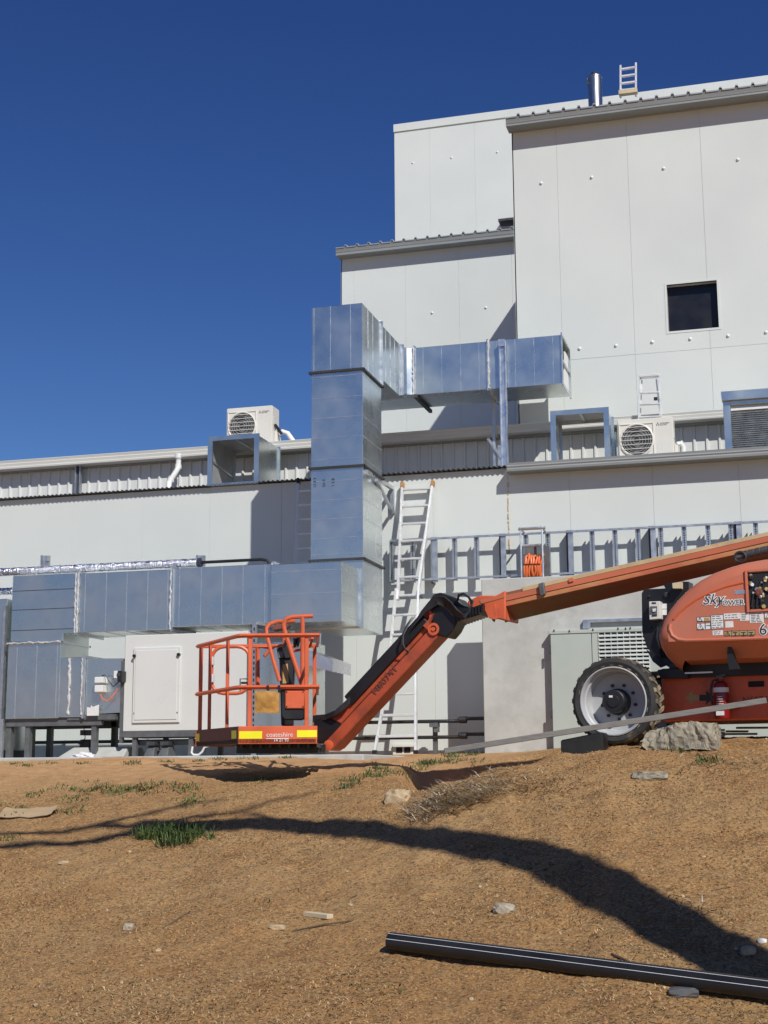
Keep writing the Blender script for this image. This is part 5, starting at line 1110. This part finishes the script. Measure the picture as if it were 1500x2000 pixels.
gr = MB(BF).tube([Bp(546, 1330, CD-.1), Bp(534, 1290, CD-.1), Bp(521, 1240, CD-.1), Bp(520, 1228, CD-.08), Bp(526, 1219, CD), Bp(540, 1214, CD+.1), Bp(575, 1213, CD+.25)], .022, 8).build('control_guard', M['orange'], floor, smooth=True)
MB(BF).tube([Bp(590, 1338, CD-.2), Bp(571, 1280, CD-.2), Bp(556, 1232, CD-.2), Bp(554, 1220, CD-.2), Bp(559, 1209, CD-.2), Bp(570, 1205, CD-.2), Bp(611, 1203, CD-.2)], .024, 8).build('control_guard', M['orange'], floor, smooth=True)
MB(BF).tube([Bp(591, 1203, CD-.2), Bp(591, 1338, CD-.2)], .024, 8).build('guard_post', M['orange'], floor); MB(BF).tube([Bp(610, 1246, CD-.3), Bp(606, 1262, CD-.2), Bp(594, 1268, CD-.1), Bp(570, 1272, CD)], .016, 8).build('guard_bar', M['orange'], floor, smooth=True)
MB(BF).tube([Bp(555, 1256, CD), Bp(555, 1240, CD)], .02, 8).build('guard_stub', M['orange'], floor); MB(BF).tube([Bp(516, 1283, CD+.1), Bp(526, 1270, CD+.1), Bp(536, 1262, CD+.05)], .018, 8).build('guard_bar', M['orange'], floor)
MB(BF).tube([Bp(503, 1340, BKD), Bp(503, 1264, BKD), Bp(528, 1264, BKD)], .026, 4).build('rear_rail', M['orange'], floor)
bpoly([(528, 1224), (545, 1218), (566, 1220), (560, 1226), (534, 1230)], CD-.05, CD+.2, 'manual_lid', 'brownor', floor)
# boxes hung on the front of the platform
bx = bpoly([(549, 1346), (596, 1346), (595, 1402), (590, 1406), (555, 1406), (549, 1398)], FD+.03, FD+.20, 'tool_box', 'black', bevel=.012)
bpoly([(557, 1349), (595, 1349), (594, 1384), (557, 1384)], FD+.005, FD+.03, 'cover_plate', 'orange', bx, bevel=.008)
for x_, y_ in ((560, 1351), (592, 1351), (560, 1380), (592, 1380)): q = Bp(x_, y_, FD); MB(BF).tube([(q.x, FD-.002, q.z), (q.x, FD+.006, q.z)], .008, 6).build('screw', M['black'], bx)
cv = MB(BF); a, b = Bp(498, 1350, FD-.03), Bp(545, 1393, FD-.03); n_ = 12
grid = [[(a.x+(b.x-a.x)*i/n_, FD-.035-.03*math.sin(math.pi*i/n_)*math.sin(math.pi*min(1, j/n_+.15))+.012*mnoise.noise((i*.5, j*.4, 2)), a.z+(b.z-a.z)*j/n_+.008*mnoise.noise((i*.4, j*.2, 7))) for i in range(n_+1)] for j in range(n_+1)]
cv.loft(grid, cap=False, closed=False); cv.box(a.x, b.x, FD-.03, FD+.02, b.z+.01, a.z-.004); bg_ = cv.build('manual_bag', M['canvas'], floor, smooth=True)
for x_ in (523, 545): q = Bp(x_, 1345, FD-.03); MB(BF).box(q.x-.012, q.x+.012, FD-.035, FD+.03, q.z-.04, q.z+.035).build('strap', M['black'], bg_)
# tapes and lettering on the toe board
def tape(x0, y0, x1, y1, name='reflective_tape', m='yellow'):
    a, b = Bp(x0, y1, FD), Bp(x1, y0, FD); return MB(BF).box(a.x, b.x, FD-.0035, FD+.001, a.z, b.z).build(name, M[m], floor)
tape(467, 1428, 512, 1443); tape(580, 1426, 619, 1440)
e = (pC2-pB2).normalized(); nrm = Vector((-e.y, e.x, 0)); nrm = nrm if nrm.y < 0 else -nrm
for f0, f1 in ((.03, .14), (.90, .985)):
    p, q = pB2.lerp(pC2, f0)+nrm*.003, pB2.lerp(pC2, f1)+nrm*.003; MB(BF).loft([[zz_(p, z0+.06), zz_(p, z0+.145)], [zz_(q, z0+.06), zz_(q, z0+.145)]], cap=False, closed=False).build('reflective_tape', M['yellow'], floor)
bxd = BF.w((1, 0, 0))-BF.w((0, 0, 0))
a = Bp(520, 1439, FD-.003)
t1_ = text('lettering', 'coates', .066, BF.w(a), bxd, (0, 0, 1), M['paper'], floor)
t1_.data.transform(Matrix.Identity(4)); wd = max((Vector(v.co)-(BF.w(a)-LOC[LIFT])).dot(bxd) for v in t1_.data.vertices)
text('lettering', 'hire', .066, BF.w(a)+bxd*(wd+.004), bxd, (0, 0, 1), M['paper'], floor)
MB(BF).box(a.x, a.x+.235, FD-.003, FD+.001, a.z-.022, a.z-.015).build('lettering_rule', M['paper'], floor)
text('fleet_number', '14 21 93', .045, BF.w(Bp(534, 1448.5, FD-.003)), bxd, (0, 0, 1), M['paper'], floor)
# underside bits
for k in range(9): x_ = pB.x+.02+k*.1; MB(BF).box(x_, x_+.015, FD+.08, BKD-.05, z0-.035, z0+.01).build('grating_bar', M['steel'], floor)
MB(BF).box(pB.x-.05, pA.x, FD+.35, FD+.5, z0-.09, z0+.01).build('cross_member', M['black'], floor); MB(BF).box(pB.x+.1, pA.x+.05, FD+.8, FD+.9, z0-.08, z0+.01).build('cross_member', M['black'], floor)
# ------------------------------------------------------------------ fire extinguisher on the chassis
a, b = Lp(1411, 1404, .41), Lp(1411, 1326, .41)
CE = .41
FE = thing('fire_extinguisher', LF.w((a.x, .41, a.z)), 'red fire extinguisher with a white band strapped to the orange chassis', 'fire extinguisher')
h_ = b.z-a.z; c = (a.x, .41, a.z)
MB(LF).lathe([(.066, 0), (.072, .012), (.072, h_*.80), (.06, h_*.89), (.028, h_*.95), (.026, h_*1.0), (.002, h_)], c, (0, 0, 1), 24).build('cylinder', M['red'], FE, smooth=True)
MB(LF).lathe([(.0735, h_*.66), (.0735, h_*.78)], c, (0, 0, 1), 24, cap=False).build('band', M['paper'], FE, smooth=True)
MB(LF).box(a.x-.04, a.x+.035, CE-.075, CE-.069, a.z+.03, a.z+.07).build('label', M['paper'], FE)
tx = MB(LF)
for i in range(4): tx.box(a.x-.035+.004*i, a.x+.035-.004*i, CE-.0745, CE-.071, a.z+h_*(.36+.06*i), a.z+h_*(.375+.06*i))
tx.build('label_print', M['paper'], FE)
MB(LF).box(a.x-.02, a.x+.025, CE-.02, CE+.02, a.z+h_*.98, a.z+h_*1.06).build('valve', M['greysteel'], FE, bevel=.005); MB(LF).bar((a.x-.04, CE, a.z+h_*1.06), (a.x+.05, CE, a.z+h_*1.10), .015, .012).build('handle', M['greysteel'], FE)
MB(LF).tube([(a.x-.01, CE, a.z+h_*1.0), (a.x-.07, CE-.01, a.z+h_*.96), (a.x-.095, CE-.01, a.z+h_*.75), (a.x-.095, CE-.01, a.z+h_*.5), (a.x-.085, CE, a.z+h_*.36)], .011, 8).build('hose', M['hose'], FE, smooth=True)
MB(LF).box(a.x-.10, a.x+.15, CE, CH, a.z+h_*.26, a.z+h_*.30).build('bracket', M['black'], FE)
MB(LF).lathe([(.074, h_*.26), (.074, h_*.31)], c, (0, 0, 1), 24, cap=False).build('strap', M['black'], FE)

# ------------------------------------------------------------------ things lying on the ground
def onray(x, y):                        # where the ground is seen at this spot of the photograph
    d = ray(x, y); t = 6.0
    while t < 22:
        p = CAM + d*t
        if p.z <= gz(p.x, p.y): return p
        t += .03
    return CAM + d*13
def rock(name, x, y, size, m, label, cat='rock', seed=0, squash=(1, 1, .7), sink=.25, sub=3, facets=True, amp=.35):
    p = onray(x, y); bm = bmesh.new(); bmesh.ops.create_icosphere(bm, subdivisions=sub, radius=1)
    for v in bm.verts:
        n = mnoise.noise(v.co*1.3+Vector((seed*7.1, 0, 0)))*amp + mnoise.noise(v.co*3.2+Vector((seed, 5, 0)))*amp*.5 + mnoise.noise(v.co*8+Vector((seed, 5, 3)))*amp*.2
        c = v.co*(1+n); c = Vector([max(-.82, min(.82, q)) for q in c]); v.co = Vector((c.x*squash[0], c.y*squash[1], c.z*squash[2]))*size
    me = bpy.data.meshes.new(name); bm.to_mesh(me); bm.free(); me.materials.append(M[m])
    o = bpy.data.objects.new(name, me); S.collection.objects.link(o); o.location = (p.x, p.y, p.z+size*squash[2]*(.82-sink-.3))
    tag(o, label, cat); return o
# concrete rubble beside the tyre
p = W(1335, 1431, 13.2)
bm = bmesh.new(); bmesh.ops.create_cube(bm, size=1); bmesh.ops.subdivide_edges(bm, edges=bm.edges, cuts=22, use_grid_fill=True)
for v in bm.verts:
    c = v.co.copy(); tpz = (c.z+.5)
    c.x *= .66; c.y *= .42; c.z *= .23
    c.x *= 1-.10*tpz; c.y *= 1-.35*tpz*tpz
    if c.x < 0: c.z -= .07*(-c.x/.32)*tpz
    n = c*4
    k1 = Vector((mnoise.noise(n), mnoise.noise(n+Vector((3, 1, 0))), mnoise.noise(n+Vector((0, 4, 9)))))*.045
    q = Vector((c.x*16, c.y*16, c.z*5)); rg_ = abs(mnoise.noise(q))*.05
    q2 = c*26; k2 = Vector((mnoise.noise(q2), mnoise.noise(q2+Vector((3, 1, 0))), mnoise.noise(q2+Vector((0, 4, 9)))))*.014
    v.co = c+k1+k2+Vector((0, rg_, -rg_*.4))
me = bpy.data.meshes.new('concrete_lump'); bm.to_mesh(me); bm.free(); me.materials.append(M['rubble'])
o = bpy.data.objects.new('concrete_lump', me); S.collection.objects.link(o); o.location = (p.x, 13.2, p.z-.03); o.rotation_euler = (0, .02, math.radians(-8)); tag(o, 'broken lump of old concrete wedged against the tyre', 'concrete')
rock('stone', 1293, 1450, .075, 'stone', 'pale angular stone at the foot of the broken concrete lump', seed=3, sub=2)
rock('rock', 777, 1565, .14, 'stone', 'pale sandstone rock on the slope left of the dry grass', seed=8, squash=(1, .8, .7))
rock('stone', 985, 1781, .085, 'stone2', 'rounded grey stone above the black pipe', seed=5, squash=(1, .8, .6))
rock('stone', 251, 1814, .05, 'stone2', 'single pale grey pebble alone on the bare left slope', seed=6)
rock('stone', 1462, 1862, .055, 'stone', 'yellowish stone near the shadow above the right end of the pipe', seed=7)
rock('stone', 1489, 1842, .035, 'paper', 'small bright white pebble beside the yellowish stone', seed=9, sub=2)
rock('stone', 125, 1686, .05, 'stone', 'flat pale stone below the tree shadow', seed=10, squash=(1.2, .7, .4))
rock('stone', 541, 1813, .06, 'stone', 'flat cream stone beside the wooden stick', seed=11, squash=(1.2, .7, .4))
rock('rock', 1270, 1519, .12, 'rubble', 'low grey rock half buried on the mound', seed=12, squash=(1.5, .8, .4))
rock('crushed_can', 1336, 1944, .075, 'greysteel', 'crushed black and white scrap poking out under the black pipe', 'scrap', seed=13, squash=(1.3, .7, .5))
# long black pipe with pale stripes
pa, pb = onray(763, 1864), onray(1560, 1972)
pa.z += .05; pb.z += .05
pp = thing('black_pipe', tuple(pa), 'long black plastic pipe with pale stripes lying on the slope', 'pipe')
d_ = (pb-pa); n_ = 24; P = []
for i in range(n_+1):
    q = pa.lerp(pb, i/n_); P.append(q)
need = max(gz(q.x, q.y)+.055-q.z for q in P); P = [q+Vector((0, 0, max(0, need*.5))) for q in P]
MB().tube(P, .057, 28, cap=False).build('pipe_wall', M['blackpipe'], pp, smooth=True)
MB().tube([q for q in P], .050, 24, cap=False).build('pipe_bore', M['dark'], pp, smooth=True)
e = (P[-1]-P[0]).normalized(); sd_ = e.cross(Vector((0, 0, 1))).normalized(); upv = sd_.cross(e)
for ang in (62, 118, 20):
    a_ = math.radians(ang); off = (sd_*math.cos(a_)+upv*math.sin(a_))*.0555; off = off if True else off
    MB().tube([q+off for q in P], .0022, 5).build('pale_stripe', M['paper'], pp)
# plank that leans on the black block
a, b = W(690, 1470, 12.9), W(1497, 1366, 13.62)
pa = W(868, 1467, 12.95)
pl = thing('plank', tuple(pa), 'long weathered flat bar laid as a ramp across the tyre', 'plank')
MB().bar(W(868, 1467, 12.95), W(1497, 1368, 13.25), .03, .052).build('board', M['wood'], pl, bevel=.004)
p0 = W(1135, 1450, 13.1); z0_ = gz(p0.x, 13.2)
bk = thing('chock_block', (p0.x, 13.2, z0_), 'black rubber chock block under the ramp bar in front of the tyre', 'block')
x0_, x1_ = W(1095, 1450, 13.1).x, W(1177, 1450, 13.1).x; zt_ = W(1150, 1434, 13.1).z
MB().prism([(x0_, z0_-.12), (x1_, z0_-.12), (x1_, zt_+.02), (x0_, zt_-.05)], 13.1, 13.5).build('block', M['rubber'], bk, bevel=.012)
# cardboard sheet
c = onray(55, 1592); cb_ = thing('cardboard_sheet', tuple(c), 'curled brown cardboard sheet lying on the left slope', 'cardboard')
ax_, ay_ = Vector((.96, .20, 0)), Vector((-.25, .9, 0)); g_ = []
for j in range(7):
    row = []
    for i in range(13):
        u, v = i/12-.5, j/6-.5; q = c+ax_*u*.56+ay_*v*.38*(1-.25*abs(u)); q.z = gz(q.x, q.y)+.03+.16*(u*u)*.5+.03*v; row.append(q)
    g_.append(row)
k = MB(); k.loft(g_, cap=False, closed=False); k.loft([[q-Vector((0, 0, .006)) for q in r] for r in g_], cap=False, closed=False); k.build('sheet', M['card'], cb_, smooth=True)
# sticks and offcuts
def stick(x0, y0, x1, y1, r, m, name, label, cat='stick', sq=None):
    a, b = onray(x0, y0), onray(x1, y1); a.z += r*.8; b.z += r*.8; t = thing(name, tuple(a), label, cat)
    if sq: MB().bar(a, b, sq, r*1.6).build('wood', M[m], t, bevel=.003)
    else:
        md = a.lerp(b, .5)+Vector((.01, 0, .012)); MB().tube([a, a.lerp(md, .5)+Vector((0, .012, 0)), md, b], [r, r*.9, r*.8, r*.5], 7).build('wood', M[m], t, smooth=True)
stick(598, 1789, 645, 1795, .02, 'offcut', 'wood_offcut', 'short split piece of pale timber on the slope above the pipe end', 'wood', sq=.06)
stick(318, 1816, 372, 1782, .008, 'duff', 'twig', 'dark bent twig lying on the bare slope near the grey pebble', 'twig')
stick(570, 1822, 690, 1800, .008, 'duff', 'twig', 'thin dark twig running beside the pale timber piece', 'twig')
stick(1195, 1866, 1260, 1908, .009, 'duff', 'twig', 'dark twig in the tree shadow just above the pipe', 'twig')
for i, (x0, y0, x1, y1) in enumerate(((1412, 1441, 1478, 1438), (1420, 1436, 1460, 1441), (1440, 1437, 1500, 1443))):
    a, b = W(x0, y0, 14.6+.1*i), W(x1, y1, 14.7+.1*i); zg = max(gz(a.x, a.y), gz(b.x, b.y))+.03*(i+1); a.z = max(a.z, zg); b.z = max(b.z, zg)
    t = thing('timber_strip', tuple(a), ('lowest', 'middle', 'top')[i]+' pale timber strip in the loose pile under the chassis', 'wood', 'timber strips under the chassis'); MB().bar(a, b, .06, .02).build('wood', M['offcut'], t)
# ------------------------------------------------------------------ gravel, clods, straw and grass
rs = np.random.RandomState(4)
def scatter(n, region, sz, m, name, label, cat, seed, flat=.65, power=3):
    rs = np.random.RandomState(seed); bm = bmesh.new(); bmesh.ops.create_icosphere(bm, subdivisions=1, radius=1)
    bv = np.array([v.co[:] for v in bm.verts]); bf = np.array([[v.index for v in f.verts] for f in bm.faces]); bm.free()
    x0, x1, y0, y1 = region; Vv, Ff = [], []; k = 0
    while k < n:
        s_ = rs.uniform(x0, x1); Y = y0*(y1/y0)**rs.uniform(0, 1); X = s_*Y
        r = sz[0]+(sz[1]-sz[0])*rs.uniform(0, 1)**power
        vv = bv*(1+rs.uniform(-.3, .3, (len(bv), 1)))*r*np.array([rs.uniform(.7, 1.3), rs.uniform(.7, 1.3), flat]); a = rs.uniform(0, 6.28)
        c, s = math.cos(a), math.sin(a); vv = np.stack([vv[:, 0]*c-vv[:, 1]*s, vv[:, 0]*s+vv[:, 1]*c, vv[:, 2]], 1) + np.array([X, Y, gz(X, Y)+r*.15])
        Vv.append(vv); Ff.append(bf+k*len(bv)); k += 1
    me = bpy.data.meshes.new(name); me.from_pydata(np.concatenate(Vv).tolist(), [], np.concatenate(Ff).tolist()); me.materials.append(M[m])
    o = bpy.data.objects.new(name, me); S.collection.objects.link(o); tag(o, label, cat, kind='stuff'); return o
scatter(9000, (-.62, .03, 7.6, 15.5), (.003, .012), 'clod', 'loose_clods', 'loose earth clods strewn over the bare slope', 'earth', 1)
scatter(260, (-.62, .03, 7.6, 15.5), (.004, .020), 'stone', 'pale_gravel', 'scattered pale gravel on the bare slope', 'gravel', 2, power=4)
scatter(1500, (-.14, .03, 10.5, 13.2), (.003, .014), 'clod', 'mound_clods', 'coarser earth clods on the mound by the tyre', 'earth', 3)
def blades(spots, m, name, label, cat, seed, flatness=.3, wd=.004):
    rs = np.random.RandomState(seed); Vv, Ff = [], []
    for (X, Y, r, n, h) in spots:
        for i in range(n):
            a = rs.uniform(0, 6.28); d = r*math.sqrt(rs.uniform()); x, y = X+d*math.cos(a)*1.4, Y+d*math.sin(a); z = gz(x, y)-.004
            b = rs.uniform(0, 6.28); L = h*rs.uniform(.4, 1.15); el = rs.uniform(.15, 1.3)*flatness if flatness < .5 else rs.uniform(.15, 1.2)
            dx, dy, dz = math.cos(b)*math.cos(el)*L, math.sin(b)*math.cos(el)*L, math.sin(el)*L; w_ = wd*rs.uniform(.6, 1.3); px, py = -math.sin(b)*w_, math.cos(b)*w_
            k = len(Vv); Vv += [(x-px, y-py, z), (x+px, y+py, z), (x+dx*.55+px*.8, y+dy*.55+py*.8, z+dz*.7), (x+dx*.55-px*.8, y+dy*.55-py*.8, z+dz*.7), (x+dx, y+dy, z+dz*(.8 if flatness > .5 else 1))]; Ff += [(k, k+1, k+2, k+3), (k+3, k+2, k+4)]
    me = bpy.data.meshes.new(name); me.from_pydata(Vv, [], Ff); me.materials.append(M[m]); o = bpy.data.objects.new(name, me); S.collection.objects.link(o); tag(o, label, cat, kind='stuff'); return o
def spots(lst): return [(onray(x, y).x, onray(x, y).y, r, n, h) for x, y, r, n, h in lst]
rg = random.Random(21)
gl = [(rg.gauss(320, 42), rg.gauss(1637, 8), .12, 60, .20) for _ in range(14)]
blades(spots(gl), 'grass', 'grass_tuft', 'dense dark green grass tuft on the slope under the tree shadow', 'grass', 31, .8, .005)
gl = [(x+rg.gauss(0, 12), y+rg.gauss(0, 3), .09, 22, .07) for x, y in ((20, 1575), (30, 1595), (120, 1590), (130, 1542), (180, 1545), (190, 1537), (215, 1545), (250, 1540), (270, 1538), (300, 1536), (330, 1545), (350, 1535), (370, 1545), (130, 1560), (160, 1568), (60, 1555), (525, 1525), (365, 1572), (390, 1567), (5, 1640), (270, 1545), (290, 1540), (235, 1553)) for _ in range(3)]
gl += [(x+rg.gauss(0, 14), y+rg.gauss(0, 4), .08, 26, .085) for x, y in ((660, 1535), (690, 1525), (720, 1518), (745, 1512), (770, 1508), (800, 1500), (830, 1497), (850, 1490), (880, 1485), (900, 1483), (910, 1478), (930, 1482), (865, 1488), (840, 1490), (740, 1505), (1390, 1490), (1325, 1462)) for _ in range(3)]
gl += [(x+rg.gauss(0, 10), y, .06, 16, .06) for x, y in ((20, 1492), (45, 1497), (100, 1492), (160, 1492), (240, 1490), (255, 1493), (320, 1488), (390, 1487), (420, 1484), (490, 1482), (560, 1481)) for _ in range(3)]
gl += [(x+rg.gauss(0, 25), y+rg.gauss(0, 10), .07, 12, .05) for x, y in ((750, 1935), (770, 1930), (740, 1945), (1060, 1690), (1380, 1490), (530, 1750), (580, 1725), (700, 1490))]
blades(spots(gl), 'grass', 'low_weeds', 'patchy low green weeds along the slab edge and bank', 'weeds', 32, .8, .005)
gl = [(rg.uniform(825, 1010), 0, .14, 42, .24) for _ in range(40)]
gl = [(x, 1556-(x-830)*.36+rg.uniform(0, 48), r, n, h) for x, _, r, n, h in gl]
gl += [(rg.uniform(1020, 1110), rg.uniform(1515, 1560), .1, 26, .14) for _ in range(12)] + [(rg.uniform(1330, 1480), rg.uniform(1475, 1500), .12, 20, .14) for _ in range(10)] + [(rg.uniform(1290, 1400), rg.uniform(1745, 1800), .1, 12, .14) for _ in range(8)]
blades(spots(gl), 'straw', 'dry_straw', 'flattened dry grey straw on the mound below the tyre', 'straw', 33, .28, .0036)
gl = [(rg.uniform(0, 1500), 1530+470*rg.random()**.8, .09, 5, .07) for _ in range(700)]
def litter(n, m, name, label, cat, seed, h, wd, flat):
    rs = np.random.RandomState(seed); sp = []
    for i in range(n//6):
        s_ = rs.uniform(-.64, .05); Y = 7.6*(14.6/7.6)**rs.uniform(); k = mnoise.noise((s_*Y*.8, Y*.8, seed))
        if k > -.25+.5*rs.uniform(): sp.append((s_*Y, Y, .16, 6, h))
    blades(sp, m, name, label, cat, seed, flat, wd)
litter(70000, 'chaff', 'straw_litter', 'fine pale straw chaff covering the bare slope', 'straw', 34, .045, .0034, .4)
litter(9000, 'duff', 'dark_litter', 'fine dark plant litter covering the bare slope', 'litter', 36, .03, .0035, .3)
gl = [(rg.uniform(0, 1500), 1560+440*rg.random(), .10, 6, .06) for _ in range(120)]
blades(spots(gl), 'bark', 'twig_litter', 'small dark twigs and roots spread over the bare slope', 'twigs', 35, .25, .0032)
# ------------------------------------------------------------------ leaning tree that throws the long shadow
fw = Vector((-math.sin(YAW), math.cos(YAW), 0)); rt = Vector((math.cos(YAW), math.sin(YAW), 0))
path = [(1700, 2060, 2.3), (1500, 1918, 6.5), (1380, 1850, 7.7), (1250, 1770, 8.8), (1100, 1690, 10.0), (950, 1652, 11.0), (800, 1632, 12.0), (650, 1618, 12.9), (500, 1610, 13.8), (380, 1618, 14.6), (280, 1610, 15.4)]
TP = []
for x, y, T in path:
    g_ = onray(x, y) if y < 2040 else CAM+ray(x, y)*8.0
    if y >= 2040: g_.z = gz(g_.x, g_.y)
    TP.append(g_+SUN*T)
base = TP[0]+(TP[0]-TP[1]).normalized()*2.4; base.z = gz(base.x, base.y)-.15
tree = thing('gum_tree', tuple(base), 'leaning gum tree standing outside the view whose shadow crosses the slope', 'tree')
def noisy(P, seed, sub=4, amp=.05):
    r = random.Random(seed); out_ = []
    for a, b in zip(P, P[1:]):
        for k in range(sub): out_.append(a.lerp(b, k/sub)+Vector((r.gauss(0, amp), r.gauss(0, amp), r.gauss(0, amp))))
    return out_+[P[-1]]
tk_ = noisy([base]+TP, 2, 4, .022); nk = len(tk_)
MB().tube(tk_, [.27-.10*i/nk for i in range(nk)], 14).build('trunk', M['bark'], tree, smooth=True)
def limb(pts, r0, r1, seed, T0):
    Q = [onray(x, y)+SUN*(T0+.6*i) for i, (x, y) in enumerate(pts)]
    Q = noisy(Q, seed, 4, .03); n = len(Q); MB().tube(Q, [r0+(r1-r0)*i/n for i in range(n)], 8).build('limb', M['bark'], tree, smooth=True); return Q
L1 = limb([(480, 1608), (330, 1612), (200, 1640), (90, 1648), (-60, 1660)], .10, .07, 3, 13.9)
L2 = limb([(330, 1612), (190, 1612), (90, 1625), (-80, 1640)], .075, .05, 4, 14.6)
L3 = limb([(210, 1607), (290, 1590), (370, 1573), (430, 1560)], .06, .02, 5, 15.4)
L4 = limb([(300, 1612), (400, 1595), (470, 1585), (560, 1560), (620, 1545)], .06, .018, 6, 15.0)
L5 = limb([(640, 1617), (560, 1600), (480, 1590)], .05, .03, 7, 12.9)
r = random.Random(8); Vv, Ff = [], []
for q in ([L1[-1], L2[-1]]):
    for c_ in range(26):
        cc = q+Vector((r.gauss(-2.4, .9), r.gauss(.3, .8), r.gauss(.9, .8)))
        for i in range(90):
            p = cc+Vector((r.gauss(0, .28), r.gauss(0, .28), r.gauss(0, .22))); d1 = Vector((r.gauss(0, 1), r.gauss(0, 1), r.gauss(-.8, 1))).normalized()*.09; d2 = d1.cross(Vector((r.gauss(0, 1), r.gauss(0, 1), r.gauss(0, 1)))).normalized()*.016
            k = len(Vv); Vv += [p, p+d1*.5+d2, p+d1, p+d1*.5-d2]; Ff.append((k, k+1, k+2, k+3))
cr = MB(); cr.v = Vv; cr.f = Ff; cr.build('crown', M['leaf'], tree)
